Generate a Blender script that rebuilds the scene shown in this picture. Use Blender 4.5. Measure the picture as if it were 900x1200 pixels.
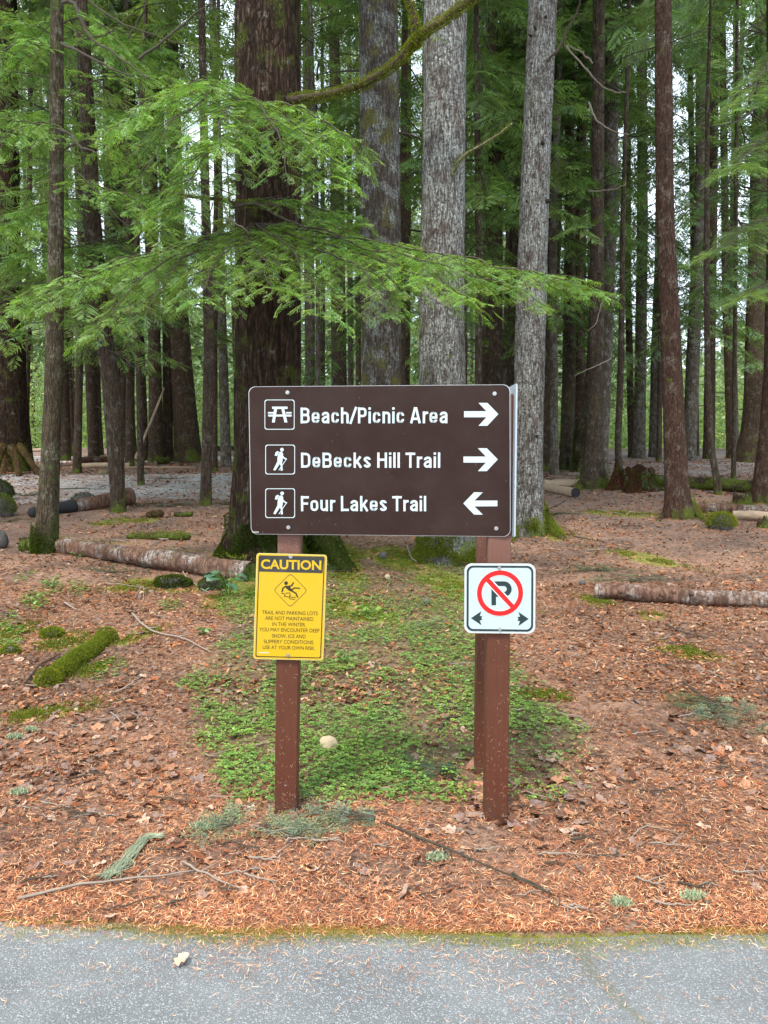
import bpy, math, random
import numpy as np
from mathutils import Vector, Matrix
R = math.radians
rng = np.random.default_rng(7)
random.seed(7)
for o in list(bpy.data.objects): bpy.data.objects.remove(o)
scene = bpy.context.scene
COL = scene.collection

# ---------------------------------------------------------------- camera
CAMZ, HOR = 1.6, 530.0
PITCH = math.atan((600 - HOR) / 900)
cam_d = bpy.data.cameras.new('camera'); cam = bpy.data.objects.new('camera', cam_d); COL.objects.link(cam)
cam_d.sensor_fit = 'VERTICAL'; cam_d.sensor_height = 36; cam_d.sensor_width = 27; cam_d.lens = 27
cam_d.clip_start = 0.05; cam_d.clip_end = 1500
cam.location = (0, 0, CAMZ); cam.rotation_euler = (R(90) - PITCH, 0, 0)
scene.camera = cam

# ---------------------------------------------------------------- sky, sun, exposure
SUN_EL, SUN_ROT = R(62), R(205)
world = bpy.data.worlds.new('World'); scene.world = world; world.use_nodes = True
wn = world.node_tree; wn.nodes.clear()
sky = wn.nodes.new('ShaderNodeTexSky'); sky.sky_type = 'NISHITA'; sky.sun_disc = False
sky.sun_elevation = SUN_EL; sky.sun_rotation = SUN_ROT; sky.air_density = 1.0; sky.dust_density = 3.0
wtc = wn.nodes.new('ShaderNodeTexCoord'); wno = wn.nodes.new('ShaderNodeTexNoise')
wno.inputs['Scale'].default_value = 2.2; wno.inputs['Detail'].default_value = 5
wn.links.new(wtc.outputs['Generated'], wno.inputs['Vector'])
wr = wn.nodes.new('ShaderNodeMapRange'); wr.inputs[1].default_value = .38; wr.inputs[2].default_value = .62
wr.inputs[3].default_value = .35; wr.inputs[4].default_value = .95
wn.links.new(wno.outputs['Fac'], wr.inputs[0])
wm = wn.nodes.new('ShaderNodeMix'); wm.data_type = 'RGBA'
wn.links.new(wr.outputs[0], wm.inputs['Factor']); wn.links.new(sky.outputs[0], wm.inputs['A'])
wm.inputs['B'].default_value = (7.9, 9.2, 10.2, 1)          # thin bright cloud over the blue
bg = wn.nodes.new('ShaderNodeBackground'); bg.inputs['Strength'].default_value = 0.095
wo = wn.nodes.new('ShaderNodeOutputWorld')
wn.links.new(wm.outputs['Result'], bg.inputs['Color']); wn.links.new(bg.outputs[0], wo.inputs[0])
sun_d = bpy.data.lights.new('sun', 'SUN'); sun = bpy.data.objects.new('sun', sun_d); COL.objects.link(sun)
sun_d.energy = 1.5; sun_d.angle = R(10); sun_d.color = (1, .95, .87)
# Nishita: the sun stands at rotation measured from +Y, clockwise seen from above
sdir = Vector((math.sin(SUN_ROT) * math.cos(SUN_EL), math.cos(SUN_ROT) * math.cos(SUN_EL), math.sin(SUN_EL)))
sun.rotation_euler = sdir.to_track_quat('Z', 'Y').to_euler()
sun.location = (0, -10, 30)
scene.view_settings.view_transform = 'Standard'; scene.view_settings.look = 'None'
scene.view_settings.exposure = 1.68; scene.view_settings.gamma = 1
scene.render.engine = 'CYCLES'
cy = scene.cycles
cy.max_bounces = 5; cy.diffuse_bounces = 3; cy.glossy_bounces = 2; cy.transmission_bounces = 3
cy.transparent_max_bounces = 4; cy.use_denoising = True; cy.use_adaptive_sampling = True; cy.adaptive_threshold = 0.02
cy.caustics_reflective = False; cy.caustics_refractive = False; cy.sample_clamp_indirect = 6
scene.render.use_persistent_data = False

# ---------------------------------------------------------------- helpers: noise
def _h(ix, iy, iz, s):
    n = (ix * 374761393 + iy * 668265263 + iz * 2147483647 % 1000003 * 69069 + iz * 1274126177 + s * 144665) & 0xFFFFFFFF
    n = (n ^ (n >> 13)) * 1274126177 & 0xFFFFFFFF
    return ((n ^ (n >> 16)) & 0xFFFF) / 65535.0
def vn(x, y, z=0.0, s=0):
    x, y, z = np.broadcast_arrays(np.asarray(x, float), np.asarray(y, float), np.asarray(z, float))
    ix, iy, iz = (np.floor(a).astype(np.int64) for a in (x, y, z))
    fx, fy, fz = x - ix, y - iy, z - iz
    fx, fy, fz = (f * f * (3 - 2 * f) for f in (fx, fy, fz))
    def g(a, b, c): return _h(ix + a, iy + b, iz + c, s)
    l = lambda a, b, t: a + (b - a) * t
    return l(l(l(g(0,0,0), g(1,0,0), fx), l(g(0,1,0), g(1,1,0), fx), fy), l(l(g(0,0,1), g(1,0,1), fx), l(g(0,1,1), g(1,1,1), fx), fy), fz)
def fbm(x, y, z=0.0, s=0, o=3):
    t, a, w = 0, 1.0, 0
    for k in range(o):
        t = t + a * vn(np.asarray(x) * 2**k, np.asarray(y) * 2**k, np.asarray(z) * 2**k, s + k); w += a; a *= .5
    return t / w
def sstep(a, b, x):
    t = np.clip((np.asarray(x, float) - a) / (b - a), 0, 1); return t * t * (3 - 2 * t)

# ---------------------------------------------------------------- helpers: where a point of the photo stands
CP, SP = math.cos(PITCH), math.sin(PITCH)
def ray(px, py):
    cx, cyy = (px - 450) / 900, (600 - py) / 900
    return Vector((cx, CP + cyy * SP, -SP + cyy * CP))
def P(px, py, Y):
    d = ray(px, py); t = Y / d.y
    return Vector((d.x * t, Y, CAMZ + d.z * t))
def proj(x, y, z):
    f = y * CP - (z - CAMZ) * SP; u = y * SP + (z - CAMZ) * CP
    f = np.maximum(f, 1e-3)
    return 450 + 900 * x / f, 600 - 900 * u / f
def base_z(y):
    y = np.asarray(y, float)
    up = np.where(y < 3, 0, np.where(y < 4.5, .053 * (y - 3)**2 / 3.0, .053 * (y - 3.75)))
    z = np.minimum(up, .053 * 34)
    z = z + .00 - .07 * np.clip(y - 37.75, 0, 22)
    return z + .04 * np.clip(y - 110, 0, 200)
EDGE = None
def edge_y(x):
    if EDGE is None: return np.asarray(x, float) * 0 - 99
    (x0, y0), (x1, y1) = EDGE
    x = np.asarray(x, float)
    return y0 + (y1 - y0) * (x - x0) / (x1 - x0) + .065 * (vn(x * 1.6 + 50, .5, s=3) - .5) + .04 * (vn(x * 9 + 50, .5, s=4) - .5)
def ground_z(x, y):
    x = np.asarray(x, float); y = np.asarray(y, float)
    z = base_z(y)
    w = sstep(2.7, 5.5, y)
    z = z + w * .10 * (fbm(x * .35 + 30, y * .35 + 9, s=11) - .5) + w * .05 * (fbm(x * 1.1 + 30, y * 1.1, s=12) - .5)
    z = z + .022 * (fbm(x * 5 + 30, y * 5 + 7, s=13, o=3) - .45) * sstep(0.0, .5, y - edge_y(x))
    z = z - .035 * (1 - sstep(-.03, .09, y - edge_y(x))) + .010
    return z
def G(px, py):
    d = ray(px, py); t = 1.0; prev = None
    ts = np.concatenate([np.arange(1.2, 12, .02), np.arange(12, 60, .06)])
    X = d.x * ts; Y = d.y * ts; Z = CAMZ + d.z * ts
    below = np.nonzero(Z < ground_z(X, Y))[0]
    i = below[0] if len(below) else len(ts) - 1
    x, y = float(X[i]), float(Y[i])
    return Vector((x, y, float(ground_z(x, y))))
_a, _b = G(0, 1090), G(900, 1104)
EDGE = ((_a.x, _a.y), (_b.x, _b.y))

# ---------------------------------------------------------------- helpers: meshes
class Geo:
    def __init__(s): s.v = []; s.t = []; s.q = []; s.c = []; s.n = 0
    def add(s, v, t=None, q=None, c=None):
        v = np.asarray(v, float).reshape(-1, 3); k = len(v)
        if t is not None and len(t): s.t.append(np.asarray(t, np.int64).reshape(-1, 3) + s.n)
        if q is not None and len(q): s.q.append(np.asarray(q, np.int64).reshape(-1, 4) + s.n)
        if c is None: c = (1, 1, 1)
        c = np.asarray(c, float)
        s.c.append(np.broadcast_to(c, (k, 3)) if c.ndim == 1 else c)
        s.v.append(v); s.n += k
        return s
    def mesh(s, name, smooth=True):
        v = np.concatenate(s.v); t = np.concatenate(s.t) if s.t else np.zeros((0, 3), np.int64)
        q = np.concatenate(s.q) if s.q else np.zeros((0, 4), np.int64)
        me = bpy.data.meshes.new(name)
        me.vertices.add(len(v)); me.vertices.foreach_set('co', v.astype(np.float32).ravel())
        nl = len(t) * 3 + len(q) * 4
        me.loops.add(nl); me.loops.foreach_set('vertex_index', np.concatenate([t.ravel(), q.ravel()]).astype(np.int32))
        me.polygons.add(len(t) + len(q))
        st = np.concatenate([np.arange(len(t)) * 3, len(t) * 3 + np.arange(len(q)) * 4]).astype(np.int32)
        me.polygons.foreach_set('loop_start', st)
        me.update(calc_edges=True)
        me.polygons.foreach_set('use_smooth', np.full(len(t) + len(q), smooth))
        ca = me.color_attributes.new('tint', 'FLOAT_COLOR', 'POINT')
        cc = np.ones((len(v), 4), np.float32); cc[:, :3] = np.concatenate(s.c)
        ca.data.foreach_set('color', cc.ravel())
        return me
    def build(s, name, mat, parent=None, smooth=True, org=None):
        """parts are stored relative to their thing's base; a mesh thing of its own may be given its base as org"""
        if parent is not None: org = ORG.get(parent.name)
        if org is not None:
            s.v = [v - np.array(org) for v in s.v]
        me = s.mesh(name, smooth); me.materials.append(mat)
        o = link(name, me, parent)
        if org is not None: ORG[o.name] = tuple(org)
        if parent is None and org is not None: o.location = org
        return o
ORG = {}
def link(name, me, parent=None):
    o = bpy.data.objects.new(name, me); COL.objects.link(o)
    if parent is not None: o.parent = parent
    return o
def tag(o, label=None, cat=None, group=None, kind=None):
    for k, v in (('label', label), ('category', cat), ('group', group), ('kind', kind)):
        if v: o[k] = v
    return o
def thing(name, label, cat, loc, group=None):
    o = bpy.data.objects.new(name, None); COL.objects.link(o); o.location = loc; o.empty_display_size = .2
    ORG[o.name] = tuple(loc)
    return tag(o, label, cat, group)
def ring_quads(n, m, off=0):
    i = np.arange(n - 1)[:, None]; j = np.arange(m)[None, :]
    a = i * m + j; b = i * m + (j + 1) % m
    return np.stack([a, b, b + m, a + m], -1).reshape(-1, 4) + off
def tube(geo, pts, rad, seg=6, c=(1, 1, 1), disp=None, caps=True):
    pts = np.asarray([tuple(p) for p in pts], float); n = len(pts)
    rad = np.broadcast_to(np.asarray(rad, float), (n,))
    tg = np.gradient(pts, axis=0); tg /= np.linalg.norm(tg, axis=1)[:, None] + 1e-9
    ref = np.array([0, 0, 1.0]) if abs(tg[0][2]) < .85 else np.array([0, 1.0, 0])
    A = np.cross(tg, ref); A /= np.linalg.norm(A, axis=1)[:, None] + 1e-9
    B = np.cross(A, tg)
    th = np.arange(seg) * 2 * math.pi / seg
    r = rad[:, None] * np.ones(seg)
    if disp is not None: r = r + disp(np.arange(n)[:, None] * np.ones(seg), th[None, :] * np.ones((n, 1)), pts)
    v = pts[:, None, :] + r[..., None] * (np.cos(th)[None, :, None] * A[:, None, :] + np.sin(th)[None, :, None] * B[:, None, :])
    v = v.reshape(-1, 3); t = []
    if caps:
        v = np.vstack([v, pts[0], pts[-1]])
        k = n * seg
        j = np.arange(seg); j2 = (j + 1) % seg
        t = np.vstack([np.stack([j2, j, np.full(seg, k)], 1), np.stack([(n-1)*seg + j, (n-1)*seg + j2, np.full(seg, k+1)], 1)])
    geo.add(v, t, ring_quads(n, seg), c)
    return geo
def smooth_path(pts, n=24):
    pts = np.asarray([tuple(p) for p in pts], float)
    if len(pts) < 3:
        t = np.linspace(0, 1, n)[:, None]; return pts[0] * (1 - t) + pts[-1] * t
    P_ = np.vstack([2 * pts[0] - pts[1], pts, 2 * pts[-1] - pts[-2]])
    out = []; m = len(pts) - 1
    for u in np.linspace(0, m - 1e-6, n):
        i = int(u); f = u - i; a, b, c_, d = P_[i:i+4]
        out.append(.5 * ((2*b) + (-a + c_) * f + (2*a - 5*b + 4*c_ - d) * f*f + (-a + 3*b - 3*c_ + d) * f**3))
    return np.array(out)
def wobble(path, amp, fr=3.0, s=0):
    n = len(path); t = np.linspace(0, 1, n)
    w = np.stack([fbm(t * fr * 3 + 10 * s, .5, s=s * 3 + k, o=3) - .5 for k in range(3)], 1)
    return path + w * amp * 2 * np.sin(np.clip(t * 4, 0, 1) * math.pi / 2)[:, None]
def box(geo, x0, x1, y0, y1, z0, z1, c=(1, 1, 1)):
    v = [(x, y, z) for x in (x0, x1) for y in (y0, y1) for z in (z0, z1)]
    q = [(0,1,3,2), (4,6,7,5), (0,4,5,1), (2,3,7,6), (0,2,6,4), (1,5,7,3)]
    return geo.add(v, None, q, c)

# ---------------------------------------------------------------- helpers: materials
class NT:
    def __init__(s, name):
        s.m = bpy.data.materials.new(name); s.m.use_nodes = True; s.t = s.m.node_tree; s.t.nodes.clear()
        s.out = s.t.nodes.new('ShaderNodeOutputMaterial')
    def n(s, typ, ins=None, **kw):
        nd = s.t.nodes.new('ShaderNode' + typ)
        for k, v in kw.items(): setattr(nd, k, v)
        for k, v in (ins or {}).items(): s.set(nd.inputs[k], v)
        return nd
    def set(s, sock, v):
        if isinstance(v, bpy.types.NodeSocket): s.t.links.new(v, sock)
        elif isinstance(v, bpy.types.Node): s.t.links.new(v.outputs[0], sock)
        else:
            if hasattr(sock.default_value, '__len__') and not isinstance(v, (tuple, list)): v = (v,) * len(sock.default_value)
            if hasattr(sock.default_value, '__len__') and len(sock.default_value) == 4 and len(v) == 3: v = (*v, 1)
            sock.default_value = v
    def mix(s, f, a, b, mode='MIX'):
        nd = s.t.nodes.new('ShaderNodeMix'); nd.data_type = 'RGBA'; nd.blend_type = mode
        s.set(nd.inputs['Factor'], f); s.set(nd.inputs['A'], a); s.set(nd.inputs['B'], b); return nd.outputs['Result']
    def noise(s, vec, scale, detail=4, rough=.55, dist=0):
        return s.n('TexNoise', {'Vector': vec, 'Scale': scale, 'Detail': detail, 'Roughness': rough, 'Distortion': dist}).outputs['Fac']
    def rmp(s, v, a, b, c=0.0, d=1.0):
        nd = s.n('MapRange', {0: v, 1: a, 2: b, 3: c, 4: d}); return nd.outputs[0]
    def math(s, op, a, b=0.0, clamp=False):
        nd = s.n('Math', {0: a, 1: b}, operation=op); nd.use_clamp = clamp; return nd.outputs[0]
    def attr(s, name): return s.n('Attribute', attribute_name=name)
    def coords(s, scale=(1, 1, 1), world=True):
        src = s.n('NewGeometry').outputs['Position'] if world else s.n('TexCoord').outputs['Object']
        return s.n('Mapping', {'Vector': src, 'Scale': scale}).outputs[0]
    def bump(s, h, strength=.5, dist=.01, normal=None):
        ins = {'Height': h, 'Strength': strength, 'Distance': dist}
        if normal is not None: ins['Normal'] = normal
        return s.n('Bump', ins).outputs[0]
    def done(s, col, rough=.8, normal=None, metal=0.0, spec=.3, coat=0.0):
        ins = {'Base Color': col, 'Roughness': rough, 'Metallic': metal, 'Specular IOR Level': spec, 'Coat Weight': coat}
        if normal is not None: ins['Normal'] = normal
        b = s.n('BsdfPrincipled', ins); s.t.links.new(b.outputs[0], s.out.inputs[0]); return s.m

def bark_mat(name, c1, c2, dark, lichen=0.0, moss=0.0, vs=9.0, lcol=(.42, .45, .42), mcol=(.10, .13, .02), mossbase=1.0, lich_scale=6, depth=.03):
    """c1/c2 plate colours, dark furrow colour; moss grows in noise patches and on the lowest metre (mossbase)."""
    k = NT(name)
    pos = k.coords((1, 1, 1), world=False)
    st = k.coords((vs, vs, vs * .22), world=False)
    warp = k.noise(k.coords((3, 3, 1.5), world=False), 1.0, 3)
    stw = k.n('VectorMath', {0: st, 1: k.n('CombineXYZ', {0: warp, 1: warp, 2: 0.0}).outputs[0]}, operation='ADD').outputs[0]
    vor = k.n('TexVoronoi', {'Vector': stw, 'Scale': 2.6, 'Randomness': 1.0}, feature='DISTANCE_TO_EDGE').outputs['Distance']
    fine = k.noise(k.coords((40, 40, 12), world=False), 1.6, 5, .65)
    strip = k.noise(k.coords((vs * 2.2, vs * 2.2, vs * .30), world=False), 1.5, 5, .7, .4)
    big = k.noise(k.coords((1.2, 1.2, .6), world=False), 1.3, 3)
    furrow = k.math('MULTIPLY', k.rmp(vor, -.06, .13), k.rmp(strip, .36, .52), True)
    f2 = k.math('MULTIPLY', furrow, k.rmp(fine, .25, .5, .45, 1), True)
    col = k.mix(k.rmp(big, .35, .65), c1, c2)
    col = k.mix(k.rmp(fine, .35, .7), k.mix(.55, col, dark), col)
    col = k.mix(f2, dark, col)
    if lichen:
        ln = k.noise(k.coords((1, 1, .75), world=False), lich_scale, 5, .7)
        ln2 = k.noise(pos, 34, 4, .7)
        lf = k.math('MULTIPLY', k.rmp(ln, .62 - .3 * lichen, .70 - .2 * lichen), k.rmp(ln2, .40, .56), True)
        lf = k.math('MULTIPLY', lf, k.rmp(f2, 0.1, .8, .12, .85), True)
        col = k.mix(lf, col, k.mix(k.noise(pos, 60, 2), lcol, tuple(x * 1.35 for x in lcol)))
    if moss:
        mn = k.noise(pos, 2.6, 5, .65); m3 = k.noise(pos, 50, 3)
        z = k.n('SeparateXYZ', {0: k.n('TexCoord').outputs['Object']}).outputs[2]
        low = k.rmp(z, .0, .75, mossbase * .17, 0.0)
        mf = k.math('MULTIPLY', k.rmp(k.math('ADD', mn, low), .66 - .22 * moss, .74 - .16 * moss), k.rmp(m3, .32, .52), True)
        col = k.mix(mf, col, k.mix(m3, tuple(x * .6 for x in mcol), tuple(x * 1.5 for x in mcol)))
    hgt = k.math('ADD', k.math('MULTIPLY', furrow, 1.0), k.math('MULTIPLY', fine, .6))
    return k.done(col, .95, k.bump(hgt, 1.0, depth), spec=.05)

def leaf_mat(name, col, col2, trans=.35, gloss=.04):
    k = NT(name)
    a = k.attr('tint')
    rnd = k.n('ObjectInfo').outputs['Random']
    nz = k.noise(k.coords((1, 1, 1), True), 1.1, 3)
    base = k.mix(k.rmp(nz, .35, .65), col, col2)
    base = k.mix(1.0, base, a.outputs['Color'], 'MULTIPLY')
    base = k.mix(1.0, base, k.mix(rnd, (.8, .85, .85), (1.15, 1.12, 1.0)), 'MULTIPLY')
    d = k.n('BsdfDiffuse', {'Color': base}); t = k.n('BsdfTranslucent', {'Color': k.mix(1.0, base, (1.2, 1.25, .7), 'MULTIPLY')})
    m = k.n('MixShader', {0: trans, 1: d.outputs[0], 2: t.outputs[0]})
    g = k.n('BsdfGlossy', {'Color': (1, 1, 1), 'Roughness': .42})
    m2 = k.n('MixShader', {0: gloss, 1: m.outputs[0], 2: g.outputs[0]})
    k.t.links.new(m2.outputs[0], k.out.inputs[0]); return k.m

def plain_mat(name, col, rough=.6, metal=0.0, var=.12, scale=20, bump=0.0, spec=.4, tint=False):
    k = NT(name)
    n1 = k.noise(k.coords((1, 1, 1)), scale, 5, .6)
    c = k.mix(n1, tuple(x * (1 - var) for x in col), tuple(min(1, x * (1 + var)) for x in col))
    if tint: c = k.mix(1.0, c, k.attr('tint').outputs['Color'], 'MULTIPLY')
    return k.done(c, rough, k.bump(n1, 1.0, bump) if bump else None, metal, spec)
M = {}
M['bark_dark'] = bark_mat('bark_dark', (.098, .058, .040), (.075, .048, .034), (.020, .013, .010), lichen=.15, moss=.48, vs=7, lcol=(.20, .19, .16), mcol=(.07, .085, .018), depth=.035)
M['bark_pale'] = bark_mat('bark_pale', (.145, .100, .080), (.185, .165, .15), (.040, .029, .024), lichen=.85, moss=.12, vs=14, lcol=(.31, .325, .30), depth=.012, lich_scale=5)
M['bark_greymoss'] = bark_mat('bark_greymoss', (.135, .105, .085), (.12, .10, .082), (.040, .030, .023), lichen=.5, moss=.58, vs=13, lcol=(.29, .31, .295), mcol=(.12, .115, .03), mossbase=1.4, depth=.014, lich_scale=4)
M['bark_red'] = bark_mat('bark_red', (.145, .082, .058), (.115, .070, .052), (.036, .021, .015), lichen=.35, moss=.12, vs=17, lcol=(.20, .16, .13), depth=.012)
M['bark_olive'] = bark_mat('bark_olive', (.135, .108, .070), (.115, .085, .055), (.035, .026, .018), lichen=.4, moss=.5, vs=16, lcol=(.20, .19, .14), mcol=(.075, .10, .03), depth=.010)
M['bark_brown'] = bark_mat('bark_brown', (.145, .108, .078), (.115, .082, .060), (.036, .025, .018), lichen=.3, moss=.3, vs=12, lcol=(.21, .19, .16), depth=.012)
M['bark_far'] = bark_mat('bark_far', (.135, .090, .062), (.105, .072, .050), (.036, .025, .017), lichen=.3, moss=.25, vs=11, lcol=(.19, .18, .15), depth=.012)
M['bark_farpale'] = bark_mat('bark_farpale', (.20, .160, .12), (.16, .125, .092), (.055, .042, .030), lichen=.5, vs=11, lcol=(.27, .27, .25), depth=.012)
M['twig'] = plain_mat('twig', (.052, .040, .026), .9, var=.5, scale=30)
M['twig_pale'] = plain_mat('twig_pale', (.24, .19, .15), .9, var=.4, scale=30)
M['branch_moss'] = plain_mat('branch_moss', (.07, .045, .03), .95, var=.5, scale=30, bump=.006)
M['hemlock'] = leaf_mat('hemlock', (.215, .385, .080), (.26, .42, .085), .42)
M['hemlock_dark'] = leaf_mat('hemlock_dark', (.105, .165, .055), (.085, .14, .055), .40)
M['hemlock_mid'] = leaf_mat('hemlock_mid', (.22, .36, .075), (.19, .32, .09), .42)
M['cedar'] = leaf_mat('cedar', (.13, .215, .072), (.15, .235, .062), .42)
M['far_green'] = leaf_mat('far_green', (.19, .275, .075), (.16, .24, .085), .42)
M['far_haze_green'] = leaf_mat('far_haze_green', (.34, .42, .25), (.31, .40, .27), .45)  # distance haze painted into the leaf colour, so the far greens are paler
M['bright_green'] = leaf_mat('bright_green', (.33, .44, .14), (.42, .47, .24), .45)
M['moss'] = leaf_mat('moss', (.215, .235, .032), (.14, .175, .028), .25, .0)
M['moss_dark'] = leaf_mat('moss_dark', (.065, .085, .016), (.045, .065, .014), .25, .0)
M['clover'] = leaf_mat('clover', (.19, .315, .062), (.15, .27, .07), .35, .05)
M['sprig'] = leaf_mat('sprig', (.17, .21, .12), (.22, .25, .165), .2, .03)
M['sprig_green'] = leaf_mat('sprig_green', (.05, .10, .038), (.06, .11, .048), .2, .03)
# ================================================================ GROUND
def ellipse(px, py, cx, cy_, rx, ry, rot=0):
    c, s_ = math.cos(R(rot)), math.sin(R(rot))
    dx, dy = px - cx, py - cy_
    a, b = dx * c + dy * s_, -dx * s_ + dy * c
    return np.clip(1.6 - (a / rx)**2 * 1.1 - (b / ry)**2 * 1.1, 0, 1)
MOSS_PATCH = [(60, 1090, 90, 5, 0), (470, 655, 45, 14, 10), (760, 655, 42, 7, 12), (730, 602, 50, 4, 3), (640, 618, 28, 12, 30),
    (395, 660, 40, 18, 30), (370, 650, 60, 16, 0), (805, 765, 34, 9, 10), (700, 705, 20, 6, 10), (765, 722, 18, 5, 0), (10, 745, 22, 20, 0),
    (75, 752, 34, 12, -5), (190, 686, 50, 8, 5), (150, 690, 30, 6, 0), (160, 745, 30, 8, -20), (60, 835, 50, 9, -12), (250, 705, 16, 10, 0),
    (110, 785, 22, 8, -20), (540, 690, 60, 16, 20), (190, 628, 40, 3, 0), (165, 610, 24, 3, 0), (130, 612, 25, 4, -8),
    (415, 715, 55, 12, 10), (640, 815, 34, 7, 4), (300, 690, 35, 30, 0), (830, 600, 30, 5, 0)]
def moss_mask(px, py):
    m = np.zeros_like(px)
    for e in MOSS_PATCH: m = np.maximum(m, ellipse(px, py, *e))
    return m
def clover_mask(px, py):
    t = np.clip((py - 672) / 275, 0, 1)
    l = 372 - 135 * sstep(0, .42, t) + 30 * sstep(.75, 1, t); r_ = 565 + 125 * sstep(.1, .8, t)
    m = sstep(l - 22, l + 28, px) * (1 - sstep(r_ - 45, r_ + 15, px)) * sstep(668, 700, py) * (1 - sstep(880, 965, py))
    m = m * (1 - .8 * sstep(560, 640, px) * (1 - sstep(770, 800, py)))
    for e in [(285, 705, 30, 28, 0), (128, 785, 26, 10, -20), (40, 705, 16, 10, 0), (12, 740, 16, 20, 0), (60, 690, 18, 8, 0), (200, 710, 14, 6, 0), (650, 870, 40, 30, 0),
              (525, 660, 46, 14, 25), (235, 800, 30, 12, 0), (640, 935, 25, 8, 0), (280, 905, 25, 12, 0), (95, 690, 14, 8, 0), (330, 655, 60, 14, 0)]:
        m = np.maximum(m, .9 * ellipse(px, py, *e))
    return m
def ground_mesh():
    ys = np.concatenate([np.linspace(-32, -.6, 16), np.linspace(-.5, .45, 40)[:-1], .45 + (np.geomspace(1, 160, 280) - 1) * .62])
    us = np.linspace(-1, 1, 221)
    v = np.zeros((len(ys), len(us), 3))
    for i, w in enumerate(ys):
        half = 3.2 + max(0, w) * .95 + max(0, -w) * 1.0 + max(0, w - 40) * .8
        x = us * half
        y = edge_y(x) * np.exp(-max(0, w) / 12) + 2.6 * (1 - np.exp(-max(0, w) / 12)) + w
        v[i, :, 0] = x; v[i, :, 1] = y; v[i, :, 2] = ground_z(x, y)
    V = v.reshape(-1, 3); m = len(us)
    i = np.arange(len(ys) - 1)[:, None]; j = np.arange(m - 1)[None, :]
    q = np.stack([i*m+j, i*m+j+1, (i+1)*m+j+1, (i+1)*m+j], -1).reshape(-1, 4)
    px, py = proj(V[:, 0], V[:, 1], V[:, 2])
    ok = V[:, 1] > 1
    mm = np.where(ok, moss_mask(px, py), 0)
    cm = np.where(ok, clover_mask(px, py), 0) * .8
    e = V[:, 1] - edge_y(V[:, 0])
    mm = np.maximum(mm, (1 - np.clip(np.abs(e - .02) / .09, 0, 1)) * (.4 + .9 * fbm(V[:, 0] * 1.7, V[:, 1], s=21)))
    shade = np.clip(fbm(V[:, 0] * .9 + 4, V[:, 1] * .9, s=31) * 1.4 - .2, 0, 1)  # random tone noise over the floor
    return V, q, np.stack([mm, cm, shade], 1)
def ground_material():
    k = NT('forest_floor')
    p = k.coords()
    sep = k.n('SeparateColor', {0: k.attr('tint').outputs['Color']})
    moss, clo, shade = sep.outputs[0], sep.outputs[1], sep.outputs[2]
    dist = k.n('SeparateXYZ', {0: p}).outputs[1]
    n1 = k.noise(p, 1.3, 5); n2 = k.noise(p, 9, 6, .7); n3 = k.noise(p, 46, 6, .8); n4 = k.noise(p, 150, 3, .7); n5 = k.noise(p, 22, 5, .8)
    red = k.mix(k.rmp(n3, .3, .68), (.16, .088, .060), (.42, .245, .165))
    red = k.mix(k.rmp(n4, .45, .75), red, (.46, .27, .18))
    brown = k.mix(k.rmp(n3, .3, .7), (.085, .050, .036), (.25, .165, .125))
    col = k.mix(k.rmp(n1, .42, .62), red, brown)
    col = k.mix(k.rmp(n2, .55, .72), col, (.10, .058, .042))
    col = k.mix(k.rmp(n5, .50, .62), col, (.055, .034, .026)); col = k.mix(k.math('MULTIPLY', k.rmp(n5, .44, .34), .6), col, (.42, .29, .225))
    grey = k.mix(n3, (.16, .125, .11), (.40, .34, .31))
    col = k.mix(k.math('MULTIPLY', k.rmp(n2, .40, .28), .7), col, grey)
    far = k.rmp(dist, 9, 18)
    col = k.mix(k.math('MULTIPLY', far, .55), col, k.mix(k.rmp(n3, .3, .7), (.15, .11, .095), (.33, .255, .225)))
    soil = k.math('MULTIPLY', clo, .6)
    col = k.mix(soil, col, k.mix(n3, (.05, .06, .02), (.16, .13, .06)))
    mn = k.noise(p, 14, 5, .7)
    mf = k.math('MULTIPLY', k.rmp(k.math('ADD', moss, mn), 1.02, 1.25), k.rmp(n3, .35, .55), True)
    col = k.mix(mf, col, k.mix(k.rmp(n4, .3, .7), (.11, .12, .02), (.32, .33, .055)))
    h = k.math('ADD', k.math('MULTIPLY', n3, 1.0), k.math('MULTIPLY', n4, .5))
    return k.done(col, .95, k.bump(h, .9, .02), spec=.1)
V, Q, C = ground_mesh()
g = Geo().add(V, None, Q, C); ground = g.build('ground', ground_material()); tag(ground, kind='structure')

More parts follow.
